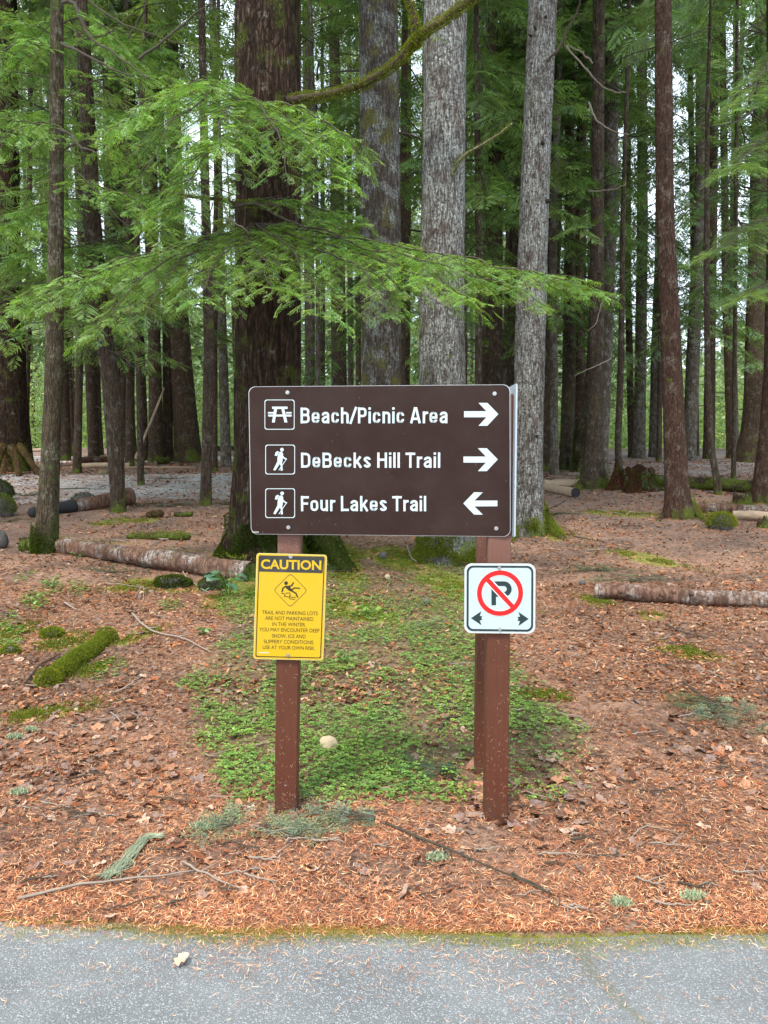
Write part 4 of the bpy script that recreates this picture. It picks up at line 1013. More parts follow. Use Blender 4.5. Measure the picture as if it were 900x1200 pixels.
def text_mesh(txt, bold):
    cu = bpy.data.curves.new('t', 'FONT'); cu.body = txt; cu.size = 1; cu.offset = bold; cu.resolution_u = 4
    o = bpy.data.objects.new('t', cu); COL.objects.link(o)
    bpy.context.view_layer.update()
    me = bpy.data.meshes.new_from_object(o.evaluated_get(bpy.context.evaluated_depsgraph_get()))
    v = np.array([x.co[:] for x in me.vertices]); f = [tuple(p.vertices) for p in me.polygons]
    bpy.data.objects.remove(o); bpy.data.curves.remove(cu); bpy.data.meshes.remove(me)
    return v, f
def lettering(B, txt, x0, x1, base, cap, n, mat, parent, bold=.02, slope=0.0, label=None):
    """x0, x1, base (at x0), cap (height) in photo pixels; slope = rise of the baseline over the line, pixels"""
    v, f = text_mesh(txt, bold); hv, _ = text_mesh('H', bold)
    ch = hv[:, 1].max() - hv[:, 1].min(); b0 = hv[:, 1].min()
    a = B.uv(x0, base); b = B.uv(x1, base + slope); top = B.uv(x0, base - cap)
    W = np.linalg.norm(b - a); H = np.linalg.norm(top - a); e = (b - a) / W; up = np.array([-e[1], e[0]])
    mn, mx = v[:, 0].min(), v[:, 0].max()
    p = a + e * ((v[:, :1] - mn) / (mx - mn) * W) + up * ((v[:, 1:2] - b0) / ch * H)
    g = Geo(); V = [B.w(q[0], q[1], n) for q in p]; t = [x for x in f if len(x) == 3]; q4 = [x for x in f if len(x) == 4]
    for x in f:
        if len(x) > 4: t += [(x[0], x[i], x[i+1]) for i in range(1, len(x) - 1)]
    g.add(V, t, q4); return g.build('lettering', M[mat], parent, smooth=False)
def bolt(B, px, py, r, n, parent, mat='metal'):
    c = B.uv(px, py); g = Geo(); th = np.linspace(0, 2 * math.pi, 14, endpoint=False)
    o = [c + r * np.array([math.cos(t), math.sin(t)]) for t in th]; i_ = [c + r * .62 * np.array([math.cos(t), math.sin(t)]) for t in th]
    plate(g, B, o, n - .001, n + .0015)
    hx = [c + r * .6 * np.array([math.cos(t), math.sin(t)]) for t in np.linspace(0, 2 * math.pi, 6, endpoint=False)]
    plate(g, B, hx, n + .0015, n + .006)
    return g.build('bolt', M[mat], parent)

# ---- posts
def post(label, corners, w, d, ztop, lean=0.0):
    x, y, z0 = corners; g = Geo(); r = np.random.default_rng(int(abs(x) * 1000) + 3)
    n = 40; zs = np.linspace(-.5, ztop - z0, n); b = .005
    sec = [(-w/2 + b, -d/2), (w/2 - b, -d/2), (w/2, -d/2 + b), (w/2, d/2 - b), (w/2 - b, d/2), (-w/2 + b, d/2), (-w/2, d/2 - b), (-w/2, -d/2 + b)]
    V = []
    for z in zs:
        for (a, c) in sec: V.append((x + a + lean * z + r.normal(0, .0004), y + c + r.normal(0, .0004), z0 + z))
    q = ring_quads(n, 8); V += [(x + lean * zs[-1], y, z0 + zs[-1] + .004)]
    t = [((n-1)*8 + j, (n-1)*8 + (j+1) % 8, n*8) for j in range(8)]
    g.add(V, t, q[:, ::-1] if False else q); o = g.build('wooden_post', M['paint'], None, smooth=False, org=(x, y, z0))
    return tag(o, label, 'post', 'brown painted posts that carry the signs')
PLY, PRY, PBY = G(334.5, 954).y, G(582, 964).y, G(562, 911).y
lp = P(334.5, 952, PLY); rp = P(582, 962, PRY)
pw = 27.5 / 900 * (PRY * CP + .1)
zl = float(ground_z(lp.x, PLY)); zr = float(ground_z(rp.x, PRY))
PD = .09
ltop = P(338.5, 640, PLY); leanl = (ltop.x - lp.x) / (ltop.z - lp.z)
post('brown painted wooden post carrying the yellow caution sign', (lp.x, PLY + PD/2, zl), pw * .98, PD, 1.84, leanl)
post('front brown painted wooden post carrying the white no parking sign', (rp.x, PRY + PD/2, zr), pw * .97, PD, 1.84)
bp = P(570, 908, PBY)
post('darker rear post standing behind the one with the no parking sign', (bp.x, PBY + PD/2, float(ground_z(bp.x, PBY))), .105, PD, 1.84)

# ---- brown direction board
YL, YR_ = PLY - .012, PRY - .010
BD = Board((291, 453), (598, 450.5), YL, YR_, None)
root = thing('direction_sign', 'large brown board with white lettering and arrows across the two front posts', 'sign', P(445, 626, (YL + YR_) / 2))
c4 = [BD.uv(291, 453), BD.uv(294, 626), BD.uv(598.5, 629), BD.uv(598, 450.5)]
ol = rounded(c4, .026)
ctr = sum(c4) / 4
g = Geo(); plate(g, BD, ol, -.003, .0); g.build('edge_rim', M['metal'], root, smooth=False)
inn = [p + (ctr - p) / np.linalg.norm(ctr - p) * .0035 for p in ol]
g = Geo(); plate(g, BD, inn, -.0005, .0008); g.build('panel', M['board_brown'], root, smooth=False)
N1 = .0016
def strip(geo, B, pts, w, n):
    """a mitred band of constant width along board-coordinate points"""
    p = np.array(pts, float); d = np.diff(p, axis=0); d /= np.linalg.norm(d, axis=1)[:, None] + 1e-9
    nn = np.stack([-d[:, 1], d[:, 0]], 1); a = np.vstack([nn[:1], nn]); b = np.vstack([nn, nn[-1:]]); m = a + b; m /= np.linalg.norm(m, axis=1)[:, None] + 1e-9
    m /= np.clip((m * a).sum(1), .5, 1)[:, None]; k = len(p)
    V = [B.w(*q, n) for q in np.vstack([p - m * w / 2, p + m * w / 2])]
    geo.add(V, None, [(i, i + 1, k + i + 1, k + i) for i in range(k - 1)])
def qa(cx, cy_, rx, ry, a0, a1, n=6): return [(cx + rx * math.cos(R(a)), cy_ + ry * math.sin(R(a))) for a in np.linspace(a0, a1, n)]
def glyph(ch):
    """(advance, strokes) of a bold condensed grotesque drawn by its centre lines; cap height 1"""
    t, X, r = .088, .74, .155
    def rr(g, y0, y1, a): # rounded loop pieces
        return a
    if ch == ' ': return .24, []
    if ch == 'i': return .235, [[(.118, 0), (.118, X)], [(.118, .85), (.118, 1.0)]]
    if ch == 'l': return .235, [[(.118, 0), (.118, 1)]]
    if ch == '/': return .40, [[(.03, -.03), (.37, 1.03)]]
    g = {'B': .64, 'P': .61, 'D': .65, 'H': .67, 'F': .55, 'L': .54, 'T': .58, 'A': .68, 'a': .56, 'e': .56, 'c': .54, 'o': .57, 'n': .56, 'h': .56, 'u': .56, 'r': .38, 'k': .56, 's': .52}[ch]
    a, b = .045 + t, g - .035 - t; top, xt = 1 - t, X - t
    bowl = lambda y0, y1, b_=b: [(a, y1)] + qa(b_ - r, y1 - r, r, r, 90, 0) + qa(b_ - r, y0 + r, r, r, 0, -90) + [(a, y0)]
    if ch == 'B': return g, [[(a, 0), (a, 1)], bowl(.525, top, b - .015), bowl(t, .535)]
    if ch == 'P': return g, [[(a, 0), (a, 1)], bowl(.46, top)]
    if ch == 'D': return g, [[(a, 0), (a, 1)], [(a, top)] + qa(b - .19, top - .22, .19, .22, 90, 0) + qa(b - .19, t + .22, .19, .22, 0, -90) + [(a, t)]]
    if ch == 'H': return g, [[(a, 0), (a, 1)], [(b, 0), (b, 1)], [(a, .53), (b, .53)]]
    if ch == 'F': return g, [[(a, 0), (a, 1)], [(a, top), (g - .02, top)], [(a, .5), (g - .07, .5)]]
    if ch == 'L': return g, [[(a, 1), (a, 0)], [(a, t), (g - .02, t)]]
    if ch == 'T': return g, [[(.02, top), (g - .02, top)], [(g / 2, 0), (g / 2, 1)]]
    if ch == 'A': return g, [[(.10, 0), (g / 2 - .02, 1)], [(g - .10, 0), (g / 2 + .02, 1)], [(.17, .28), (g - .17, .28)]]
    if ch == 'o': return g, [qa(b - r, xt - r, r, r, 0, 90) + qa(a + r, xt - r, r, r, 90, 180) + qa(a + r, t + r, r, r, 180, 270) + qa(b - r, t + r, r, r, 270, 360) + [(b, xt - r)]]
    if ch == 'c': return g, [[(b, .47)] + qa(b - r, xt - r, r, r, 0, 90) + qa(a + r, xt - r, r, r, 90, 180) + qa(a + r, t + r, r, r, 180, 270) + qa(b - r, t + r, r, r, 270, 360) + [(b, .27)]]
    if ch == 'e': return g, [[(a, .36), (b, .36)] + qa(b - r, xt - r, r, r, 0, 90) + qa(a + r, xt - r, r, r, 90, 180) + qa(a + r, t + r, r, r, 180, 270) + qa(b - r, t + r, r, r, 270, 355)]
    if ch in 'nh': return g, [[(a, 0), (a, X if ch == 'n' else 1)], [(a, xt - .12)] + qa(a + .14, xt - .10, .13, .10, 150, 90, 3) + qa(b - .14, xt - .14, .14, .14, 90, 0) + [(b, 0)]]
    if ch == 'u': return g, [[(b, 0), (b, X)], [(a, X)] + qa(a + .14, t + .14, .14, .14, 180, 270) + [(b - .14, t), (b, t + .12)]]
    if ch == 'r': return g, [[(a, 0), (a, X)], [(a, xt - .14), (a + .09, xt - .01), (g - .01, xt + .01)]]
    if ch == 'k': return g, [[(a, 0), (a, 1)], [(b + .02, X), (a + .04, .30)], [(a + .13, .42), (b + .05, 0)]]
    if ch == 'a': return g, [[(a + .01, .50)] + qa(a + .15, xt - .12, .14, .12, 180, 90, 4) + qa(b - .13, xt - .13, .13, .13, 90, 0) + [(b, 0)], [(b, .42), (a + .15, .40)] + qa(a + .12, t + .13, .12, .14, 120, 270, 7) + [(b - .12, t), (b, t + .10)]]
    if ch == 's': return g, [[(b, .53)] + qa(b - .13, xt - .11, .13, .11, 0, 90, 4) + qa(a + .12, xt - .105, .12, .105, 90, 250, 7) + qa(b - .13, t + .105, .13, .105, 70, -90, 7) + qa(a + .13, t + .12, .13, .12, 270, 180, 4)]
def grotesque(B, txt, x0, x1, base, cap, n, mat, parent, slope=0.0):
    adv = sum(glyph(c)[0] for c in txt); a = B.uv(x0 - 1, base); b = B.uv(x1 + 1, base + slope); top = B.uv(x0, base - cap)
    W = np.linalg.norm(b - a); H = np.linalg.norm(top - B.uv(x0, base)); e = (b - a) / W; up = np.array([-e[1], e[0]]); sx = W / adv; g = Geo(); x = 0; k = 0
    for c in txt:
        w, st = glyph(c)
        for s_ in st:
            k += 1; strip(g, B, [a + e * (x + px) * sx + up * py * H for px, py in s_], .140 * (sx + H) / 2, n + 3e-5 * (k % 4))
        x += w
    return g.build('lettering', M[mat], parent, smooth=False)
grotesque(BD, 'Beach/Picnic Area', 352, 524.5, 496.2, 18.6, N1, 'board_white', root, -.2)
grotesque(BD, 'DeBecks Hill Trail', 352.5, 516, 548.2, 17.8, N1, 'board_white', root)
grotesque(BD, 'Four Lakes Trail', 352.5, 499.5, 599, 17.8, N1, 'board_white', root, .1)
Z1 = lambda x, y: BD.uv(440 + x / 4.5, 445 + y / 4.5)
AR = [(467, 166), (585, 166), (543, 122), (590, 122), (648, 181), (590, 243), (543, 243), (585, 198), (467, 198)]
for pts in (AR, [(x - 3, y + 239) for x, y in AR], [(643, 637), (522, 637), (566, 594), (520, 593), (463, 652), (520, 711), (566, 711), (522, 668), (643, 667)]):
    g = Geo(); poly(g, BD, [Z1(*p) for p in pts], N1); g.build('arrow', M['board_white'], root, smooth=False)
Z2 = lambda x, y: BD.uv(285 + x / 5.625, 445 + y / 5.625)
U = np.linalg.norm(Z2(10, 0) - Z2(0, 0)) / 10
def square(x0, y0, x1, y1):
    c = [Z2(x0, y0), Z2(x0, y1), Z2(x1, y1), Z2(x1, y0)]; o = rounded(c, 14 * U); m = sum(c) / 4
    i_ = [p + np.array([np.sign(m[0]-p[0]), np.sign(m[1]-p[1])]) * 4.6 * U for p in o]
    g = Geo(); band(g, BD, o, i_, N1); return g.build('pictogram_frame', M['board_white'], root, smooth=False)
sq = square(141, 131, 339, 329); g = Geo()
for (a, b, w) in [((195, 185), (289, 185), 15), ((166, 218), (206, 218), 10), ((285, 218), (317, 218), 10), ((168, 236), (316, 236), 13)]: stroke(g, BD, [Z2(*a), Z2(*b)], w * U, N1 + .0001)
for (a, b) in [((215, 190), (200, 282)), ((262, 190), (283, 282))]:
    poly(g, BD, [Z2(a[0] - 10, a[1]), Z2(b[0] - 10, b[1]), Z2(b[0] + 9, b[1]), Z2(a[0] + 9, a[1])], N1 + .0003)
g.build('picnic_table_symbol', M['board_white'], sq, smooth=False)
for dx, dy, box_ in ((0, 0, (146, 428, 342, 624)), (1, 288, (146, 716, 342, 911))):
    sq = square(*box_); g = Geo(); q = lambda x, y: Z2(x + dx, y + dy)
    disc(g, BD, q(256, 461), 12 * U, N1 + .0001, 20)
    for pts in [[(240, 476), (256, 474), (264, 490), (262, 515), (258, 545), (226, 545), (226, 515), (232, 490)],
                [(226, 470), (236, 474), (224, 503), (208, 500), (214, 478)],
                [(226, 538), (248, 545), (212, 599), (198, 595)], [(236, 538), (256, 540), (262, 598), (247, 600), (248, 570)]]:
        poly(g, BD, [q(*p) for p in pts[::-1]], N1 + .0002 + .0001 * (pts[0][1] % 3))
    stroke(g, BD, [q(256, 500), q(270, 516), q(286, 524)], 9 * U, N1 + .0006); stroke(g, BD, [q(287, 521), q(236, 596)], 4.5 * U, N1 + .0007)
    g.build('hiker_symbol', M['board_white'], sq, smooth=False)
g = Geo(); stroke(g, BD, [Z2(60, 1003), Z2(103, 1004)], 4 * U, N1); g.build('maker_mark', M['board_line'], root, smooth=False)
for p in ((337, 460), (338, 618), (579.5, 461.3), (581.5, 619.2)): bolt(BD, *p, .0085, N1, root)

# ---- the second board, edge-on, fixed to the right faces of the two right-hand posts
x2 = rp.x + pw * .485 + .0015; yn = (CAMZ * 0 + x2 * 900 / 154.5 + .28 * SP) / CP; ztop = P(605, 449.5, yn).z; zbot = P(605, 629.5, yn).z
root = thing('side_sign', 'grey metal sign panel seen edge-on against the right faces of the two posts', 'sign', (x2, 3.5, zbot))
g = Geo(); box(g, x2, x2 + .004, yn, yn + .9, zbot, ztop); g.build('panel', M['aluminium'], root, smooth=False)
g = Geo(); box(g, x2 - .001, x2 + .006, yn - .008, yn - .0005, zbot + .004, ztop - .004); g.build('edge_rim', M['aluminium'], root, smooth=False)

# ---- caution sign
CY = PLY - .012
BC = Board((300, 649), (383, 650), CY, CY - .004, None)
root = thing('caution_sign', 'yellow caution sign about winter slippery conditions on the post', 'sign', P(339, 773, CY))
Z3 = lambda x, y: BC.uv(290 + x / 8.276, 640 + y / 8.276)
U3 = np.linalg.norm(Z3(10, 0) - Z3(0, 0)) / 10
c4 = [Z3(88, 66), Z3(56, 1094), Z3(735, 1110), Z3(772, 84)]; ol = rounded(c4, 26 * U3)
g = Geo(); plate(g, BC, ol, -.0018, 0); g.build('edge_rim', M['yellow_rim'], root, smooth=False)
mm = sum(c4) / 4
ins = lambda d: rounded([p + np.array([np.sign(mm[0]-p[0]), np.sign(mm[1]-p[1])]) * d * U3 for p in c4], 14 * U3)
g = Geo(); plate(g, BC, ins(9), -.0003, .0007); g.build('panel', M['yellow'], root, smooth=False)
g = Geo(); band(g, BC, ins(22), ins(31), .0012); g.build('border_line', M['ink'], root, smooth=False)
g = Geo(); poly(g, BC, [Z3(118, 90), Z3(113, 246), Z3(728, 262), Z3(742, 100)], .0014); g.build('header_bar', M['black'], root, smooth=False)
lettering(BC, 'CAUTION', 290 + 131/8.276, 290 + 716/8.276, 640 + 219/8.276, 92/8.276, .0020, 'yellow', root, .030, 13/8.276)
for txt, x0, x1, y in [('TRAIL AND PARKING LOTS', 142, 682, 658), ('ARE NOT MAINTAINED', 172, 640, 714), ('IN THE WINTER.', 243, 566, 772), ('YOU MAY ENCOUNTER DEEP', 116, 698, 824),
                       ('SNOW, ICE AND', 238, 564, 886), ('SLIPPERY CONDITIONS.', 158, 646, 940), ('USE AT YOUR OWN RISK.', 148, 654, 996)]:
    lettering(BC, txt, 290 + x0/8.276, 290 + x1/8.276, 640 + y/8.276, 35/8.276, .0014, 'ink', root, .0, (x1 - x0) * .022/8.276)
dm = [np.array(Z3(*p)) for p in [(418, 262), (252, 426), (415, 594), (583, 430)]]; o = rounded(dm, 26 * U3); m_ = sum(dm) / 4
g = Geo(); band(g, BC, o, [p + (m_ - p) / np.linalg.norm(m_ - p) * 5.5 * U3 for p in o], .0013); fr = g.build('diamond', M['ink'], root, smooth=False)
g = Geo(); n3 = .0014; disc(g, BC, Z3(375, 358), 18 * U3, n3, 20)
poly(g, BC, [Z3(*p) for p in [(366, 384), (372, 404), (410, 436), (438, 436), (436, 424), (404, 384)]], n3 + .0001)
for pts, w in [([(370, 388), (344, 408), (336, 442)], 13), ([(398, 390), (430, 382), (446, 352)], 13), ([(424, 428), (456, 404), (508, 408)], 12), ([(424, 430), (470, 456), (487, 494)], 14),
               ([(332, 458), (352, 458), (368, 472), (356, 486), (404, 492), (412, 510), (462, 517)], 6), ([(372, 456), (408, 452), (418, 470), (408, 482), (424, 494), (468, 495)], 6)]:
    stroke(g, BC, [Z3(*p) for p in pts], w * U3, n3 + .0003)
g.build('slipping_person_symbol', M['ink'], fr, smooth=False)
g = Geo()
for i in range(9): stroke(g, BC, [Z3(112 + i * 11, 1030 + (i % 3)), Z3(119 + i * 11, 1036 - (i % 2) * 4)], 7 * U3, .0013)
g.build('maker_mark', M['board_line'], root, smooth=False)
bolt(BC, 290 + 420/8.276, 640 + 101/8.276, .0085, .0018, root); bolt(BC, 290 + 393/8.276, 640 + 1058/8.276, .0075, .0014, root)

# ---- no parking sign
NY = PRY - .012
BN = Board((544.4, 660.5), (627.5, 660.5), NY, NY, None)
Z4 = lambda x, y: BN.uv(530 + x / 8.18, 640 + y / 8.18)
U4 = np.linalg.norm(Z4(10, 0) - Z4(0, 0)) / 10
root = thing('no_parking_sign', 'white square no parking sign with a red crossed circle and two black arrows', 'sign', P(586, 742, NY))
c4 = [Z4(118, 165), Z4(115, 833), Z4(795, 840), Z4(799, 168)]; mm = sum(c4) / 4
ins = lambda d, rr: rounded([p + np.array([np.sign(mm[0]-p[0]), np.sign(mm[1]-p[1])]) * d * U4 for p in c4], rr * U4)
g = Geo(); plate(g, BN, ins(0, 62), -.0018, 0); g.build('panel', M['white_rim'], root, smooth=False)
g = Geo(); poly(g, BN, ins(30, 50), .0006); g.build('reflective_face', M['white_ref'], root, smooth=False)
g = Geo(); band(g, BN, ins(21, 55), ins(41, 42), .0010); g.build('border', M['dark_teal'], root, smooth=False)
g = Geo(); poly(g, BN, [Z4(*p) for p in [(375, 338), (375, 566), (419, 566), (419, 338)]], .0011)
ang = np.linspace(math.pi / 2, -math.pi / 2, 16)
oc = [Z4(495 + 74 * math.cos(a), 411 - 74 * math.sin(a)) for a in ang]; ic = [Z4(492 + 30 * math.cos(a), 411 - 29 * math.sin(a)) for a in ang]
o_ = [Z4(419, 337)] + oc + [Z4(419, 485)]; i_ = [Z4(419, 382)] + ic + [Z4(419, 440)]
V_ = [BN.w(*p, .0011) for p in o_ + i_]; m = len(o_); g.add(V_, None, [(i, m + i, m + i + 1, i + 1) for i in range(m - 1)])
g.build('letter_p', M['dark_teal'], root, smooth=False)
cc = Z4(457, 450)
g = Geo(); stroke(g, BN, [Z4(335, 318), Z4(583, 585)], 66 * U4, .0016); disc(g, BN, cc, 228 * U4, .0015, 64, 170 * U4); g.build('white_outline', M['red_white'], root, smooth=False)
g = Geo(); disc(g, BN, cc, 222 * U4, .0021, 64, 176 * U4); stroke(g, BN, [Z4(318, 300), Z4(594, 598)], 44 * U4, .0024); g.build('red_prohibition_ring', M['red'], root, smooth=False)
for s_ in (1, -1):
    X_ = (lambda x: x) if s_ == 1 else (lambda x: 912 - x); dy = 0 if s_ == 1 else 7
    pts = [(179, 690), (279, 623), (263, 668), (288, 672), (278, 690), (288, 706), (263, 712), (280, 758)]
    pts = [Z4(X_(x), y + dy) for x, y in pts]
    g = Geo(); poly(g, BN, pts if s_ == 1 else pts[::-1], .0011); g.build('arrow', M['dark_teal'], root, smooth=False)
bolt(BN, 530 + 450/8.18, 640 + 208/8.18, .0075, .0028, root); bolt(BN, 530 + 455/8.18, 640 + 797/8.18, .0075, .0014, root)

_k = NT('stuck'); M['litter_early'] = _k.done(_k.attr('tint').outputs['Color'], .8)
# needles and flecks stuck to the wet paint of the posts
for o_ in [o for o in bpy.data.objects if o.name.startswith('wooden_post')]:
    r = np.random.default_rng(int(abs(o_.location.y) * 977)); n = 85; z = .02 + 1.0 * r.random(n)**1.9; x = r.uniform(-.045, .045, n); a = r.uniform(0, math.pi, n); L = r.uniform(.004, .016, n)
    lx = leanl * z if o_.location.x < 0 else 0 * z; c_ = np.stack([x + lx, np.full(n, -PD / 2 - .0009), z], 1) + np.array(o_.location); d_ = np.stack([np.cos(a) * L, 0 * a, np.sin(a) * L], 1); w_ = np.stack([-np.sin(a), 0 * a, np.cos(a)], 1) * .0007
    V_ = np.stack([c_ - d_ / 2 - w_, c_ + d_ / 2 - w_, c_ + d_ / 2 + w_, c_ - d_ / 2 + w_], 1).reshape(-1, 3)
    g = Geo().add(V_, None, np.arange(n * 4).reshape(-1, 4), np.array([[.30, .17, .10]]) * np.repeat(r.uniform(.6, 1.5, (n, 1)), 4, 0)); q_ = g.build('stuck_needles', M['litter_early'], o_, smooth=False); q_['kind'] = 'stuff'
# ================================================================ FOREST FLOOR THINGS
def log_mats():
    M['log_red'] = bark_mat('log_red', (.245, .135, .095), (.20, .115, .082), (.07, .042, .030), lichen=.34, moss=.0, vs=5, lcol=(.33, .32, .30), lich_scale=2.2, depth=.008)
    M['log_dark'] = bark_mat('log_dark', (.12, .075, .055), (.09, .06, .045), (.03, .02, .015), lichen=.2, moss=.35, vs=8, depth=.02)
    M['log_pale'] = plain_mat('log_pale', (.34, .245, .165), .85, var=.40, scale=9, bump=.01)
    M['cut_wood'] = plain_mat('cut_wood', (.24, .165, .10), .85, var=.3, scale=30)
    M['char'] = plain_mat('char', (.016, .015, .017), .8, var=.4, scale=20, bump=.01)
    M['rot_red'] = bark_mat('rot_red', (.17, .062, .034), (.11, .045, .028), (.03, .014, .010), lichen=.1, moss=.45, vs=9, mcol=(.06, .08, .02), mossbase=.5, depth=.04)
    M['rot_yellow'] = bark_mat('rot_yellow', (.30, .195, .085), (.22, .12, .055), (.045, .026, .016), lichen=.1, moss=.35, vs=8, mcol=(.12, .13, .03), mossbase=.2, depth=.05)
    M['stone_pale'] = plain_mat('stone_pale', (.40, .31, .19), .9, var=.25, scale=30, bump=.006)
    M['stone'] = plain_mat('stone', (.085, .080, .074), .9, var=.3, scale=14, bump=.01)
log_mats()
def log(label, A, B, dpx, mat, name='fallen_log', moss=0, charred=None, knots=0, seed=1, lift=.0, ends=(True, True), sag=0.0, taper=1.0, mmat='moss', group=None, end_mat='cut_wood', rounded_ends=False, sink=0.0):
    """A, B: photo pixels where the two ends touch the ground; dpx: thickness in pixels at A"""
    a, b = G(*A), G(*B); ra = dpx[0] / 1800 * a.y; rb_ = dpx[1] / 1800 * b.y
    a.z += ra * .85 + lift; b.z += rb_ * .85 + lift
    n = 60; s = np.linspace(0, 1, n)[:, None]; path = np.array(a) * (1 - s) + np.array(b) * s
    gz_ = ground_z(path[:, 0], path[:, 1]); rad = np.linspace(ra, rb_, n)
    if lift == 0: path[:, 2] = np.maximum(path[:, 2], gz_ + rad * .6)
    path = wobble(path, .02, 1, seed); path[:, 2] -= sink * ra
    if rounded_ends: rad = rad * (1 - (2 * s[:, 0] - 1)**10 * .97)**.5 * (.82 + .36 * fbm(s[:, 0] * 5, 1.0, s=seed))
    root = thing(name, label, 'log', (a + b) / 2, group)
    def disp(i, t, p): 
        return (fbm(i * .25, np.cos(t) * 1.5 + 5, np.sin(t) * 1.5 + 5, s=seed) - .5) * ra * .28 + (fbm(i * .12, np.cos(t) + 5, np.sin(t) + 5, s=seed + 9) - .5) * ra * .25 + (vn(i * .9, t * 5, s=seed + 3) - .5) * .006
    g = Geo(); tube(g, path, rad, 28, (1, 1, 1), disp, caps=False)
    bark = g.build('bark', M[mat], root)
    for e, i, sg in ((ends[0], 0, -1), (ends[1], -1, 1)):
        if not e: continue
        g = Geo(); d = (path[-1] - path[0]); d /= np.linalg.norm(d); c = path[i] + d * sg * -.006
        A_ = np.cross(d, [0, 0, 1]); A_ /= np.linalg.norm(A_); B_ = np.cross(A_, d); r_ = rad[i] * .97
        rings = [1.0, .8, .55, .3, .05]; V = []; 
        for k, q in enumerate(rings):
            th = np.arange(28) * 2 * math.pi / 28
            V.append(c + d * sg * (.004 * (k % 2)) + (np.cos(th)[:, None] * A_ + np.sin(th)[:, None] * B_) * r_ * q * (1 + .04 * np.sin(3 * th + seed))[:, None])
        g.add(np.concatenate(V), None, ring_quads(5, 28), (1, 1, 1)); g.build('cut_face', M[end_mat], root)
    for k in range(knots):
        r = np.random.default_rng(seed * 7 + k); i = int(r.integers(6, 54)); c = path[i]; g = Geo(); up = np.array([r.uniform(-.2, .2), -r.uniform(.4, 1), r.uniform(0, 1)]); up /= np.linalg.norm(up)
        tube(g, [c + up * rad[i] * .7, c + up * (rad[i] * 1.05), c + up * (rad[i] * 1.05 + .02)], [.035, .028, .016], 8, (.5, .4, .35)); g.build('knot', M[mat], root)
    if charred:
        i0, i1 = int(charred[0] * n), int(charred[1] * n); g = Geo(); tube(g, path[i0:i1], rad[i0:i1] * 1.03, 28, (1, 1, 1), disp, caps=True); g.build('charred_part', M['char'], root)
    if moss:
        r = np.random.default_rng(seed + 40); g = Geo(); fuzz_tube(g, path, rad, moss, r, .02, up=1.1, patch=.47); o = g.build('moss', M[mmat], root); o['kind'] = 'stuff'
    return root, path, rad
log('long straight red-barked log lying behind the yellow caution sign', (294, 681), (72, 647), (25, 18), 'log_red', knots=3, seed=1, moss=2500, end_mat='log_dark')
log('short brown log stub sticking out past the slim olive-brown trunk', (46, 647), (26, 646), (18, 18), 'log_dark', seed=2)
log('bare red-and-white log at the right, lying on the open needle floor', (697, 701), (925, 714), (20, 19), 'log_red', knots=5, seed=3, end_mat='char')
log('thick stripped log with a charred black end, topped by a mossy rock', (36, 607), (153, 592), (12, 22), 'log_red', charred=(.0, .42), seed=4, knots=2)
log('pale debarked log pointing at the viewer beside the smooth brown trunk', (626, 572), (674, 583), (9, 12), 'log_pale', seed=5, knots=1, end_mat='char')
log('pale debarked log lying across behind the smooth brown trunk', (636, 573), (718, 569), (11, 10), 'log_pale', seed=6, knots=2)
log('long dark mossy log past the reddish scaly trunk', (766, 570), (900, 580), (15, 17), 'log_dark', seed=7, knots=3, moss=3000, mmat='moss_dark')
log('silvery brown log with moss tufts behind the mossy boulder', (810, 600), (930, 605), (12, 12), 'log_red', seed=8, moss=2500)
log('pale fresh-cut log at the photo edge beside the mossy boulder', (858, 609), (940, 612), (11, 11), 'log_pale', seed=9)
log('red-brown log in the left pile, upper one of the two', (86, 544), (140, 541), (8, 8), 'log_red', seed=10)
log('grey-brown log in the left pile, lower and longer one', (96, 549), (152, 548), (7, 6), 'log_pale', seed=11)
log('short reddish log behind the straight brown trunk', (150, 540), (178, 538), (9, 8), 'log_red', seed=12)
log('dark stubby log at the foot of the leaning pole', (157, 547), (166, 546), (9, 9), 'log_dark', seed=13)
log('thin pale pole lying along the edge of the gravel', (140, 549), (228, 549), (2.4, 2), 'log_pale', name='fallen_pole', seed=14)
log('pale log with round end under the leaning pole', (170, 540), (190, 536), (6, 6), 'log_pale', seed=15)
log('short crooked brown log at the dark leaning trunk', (182, 545), (196, 543), (5, 8), 'log_dark', seed=16)
log('thin rotting mossy log lying on the needles before the gravel', (148, 631), (224, 633), (7, 11), 'log_dark', seed=17, moss=3500, rounded_ends=True, ends=(False, False), sink=.3)
log('orange-brown broken wood slab near the dark fir sprigs', (172, 608), (190, 606), (9, 10), 'rot_yellow', rounded_ends=True, ends=(False, False), seed=18, name='broken_log')
log('small grey log piece right of the broken wood slab', (204, 606), (226, 606), (7, 6), 'log_dark', rounded_ends=True, ends=(False, False), seed=19)
log('far pale log at the foot of the leftmost big trunk', (28, 530), (60, 529), (4, 4), 'log_pale', seed=20)
log('far mossy log lying at the end of the needle floor', (250, 527), (275, 527), (5, 4), 'log_dark', seed=21, moss=600, mmat='moss_dark')
# leaning pole
a, b = G(156, 545), P(192, 455, G(192, 541).y - .3)
g = Geo(); tube(g, wobble(smooth_path([a, (a + b) / 2, b], 30), .03, 1, 5), np.linspace(.055, .035, 30), 10); o = g.build('leaning_pole', M['log_pale'], None, org=tuple(a)); tag(o, 'pale bare pole propped slantwise against the dark far trunks', 'pole')

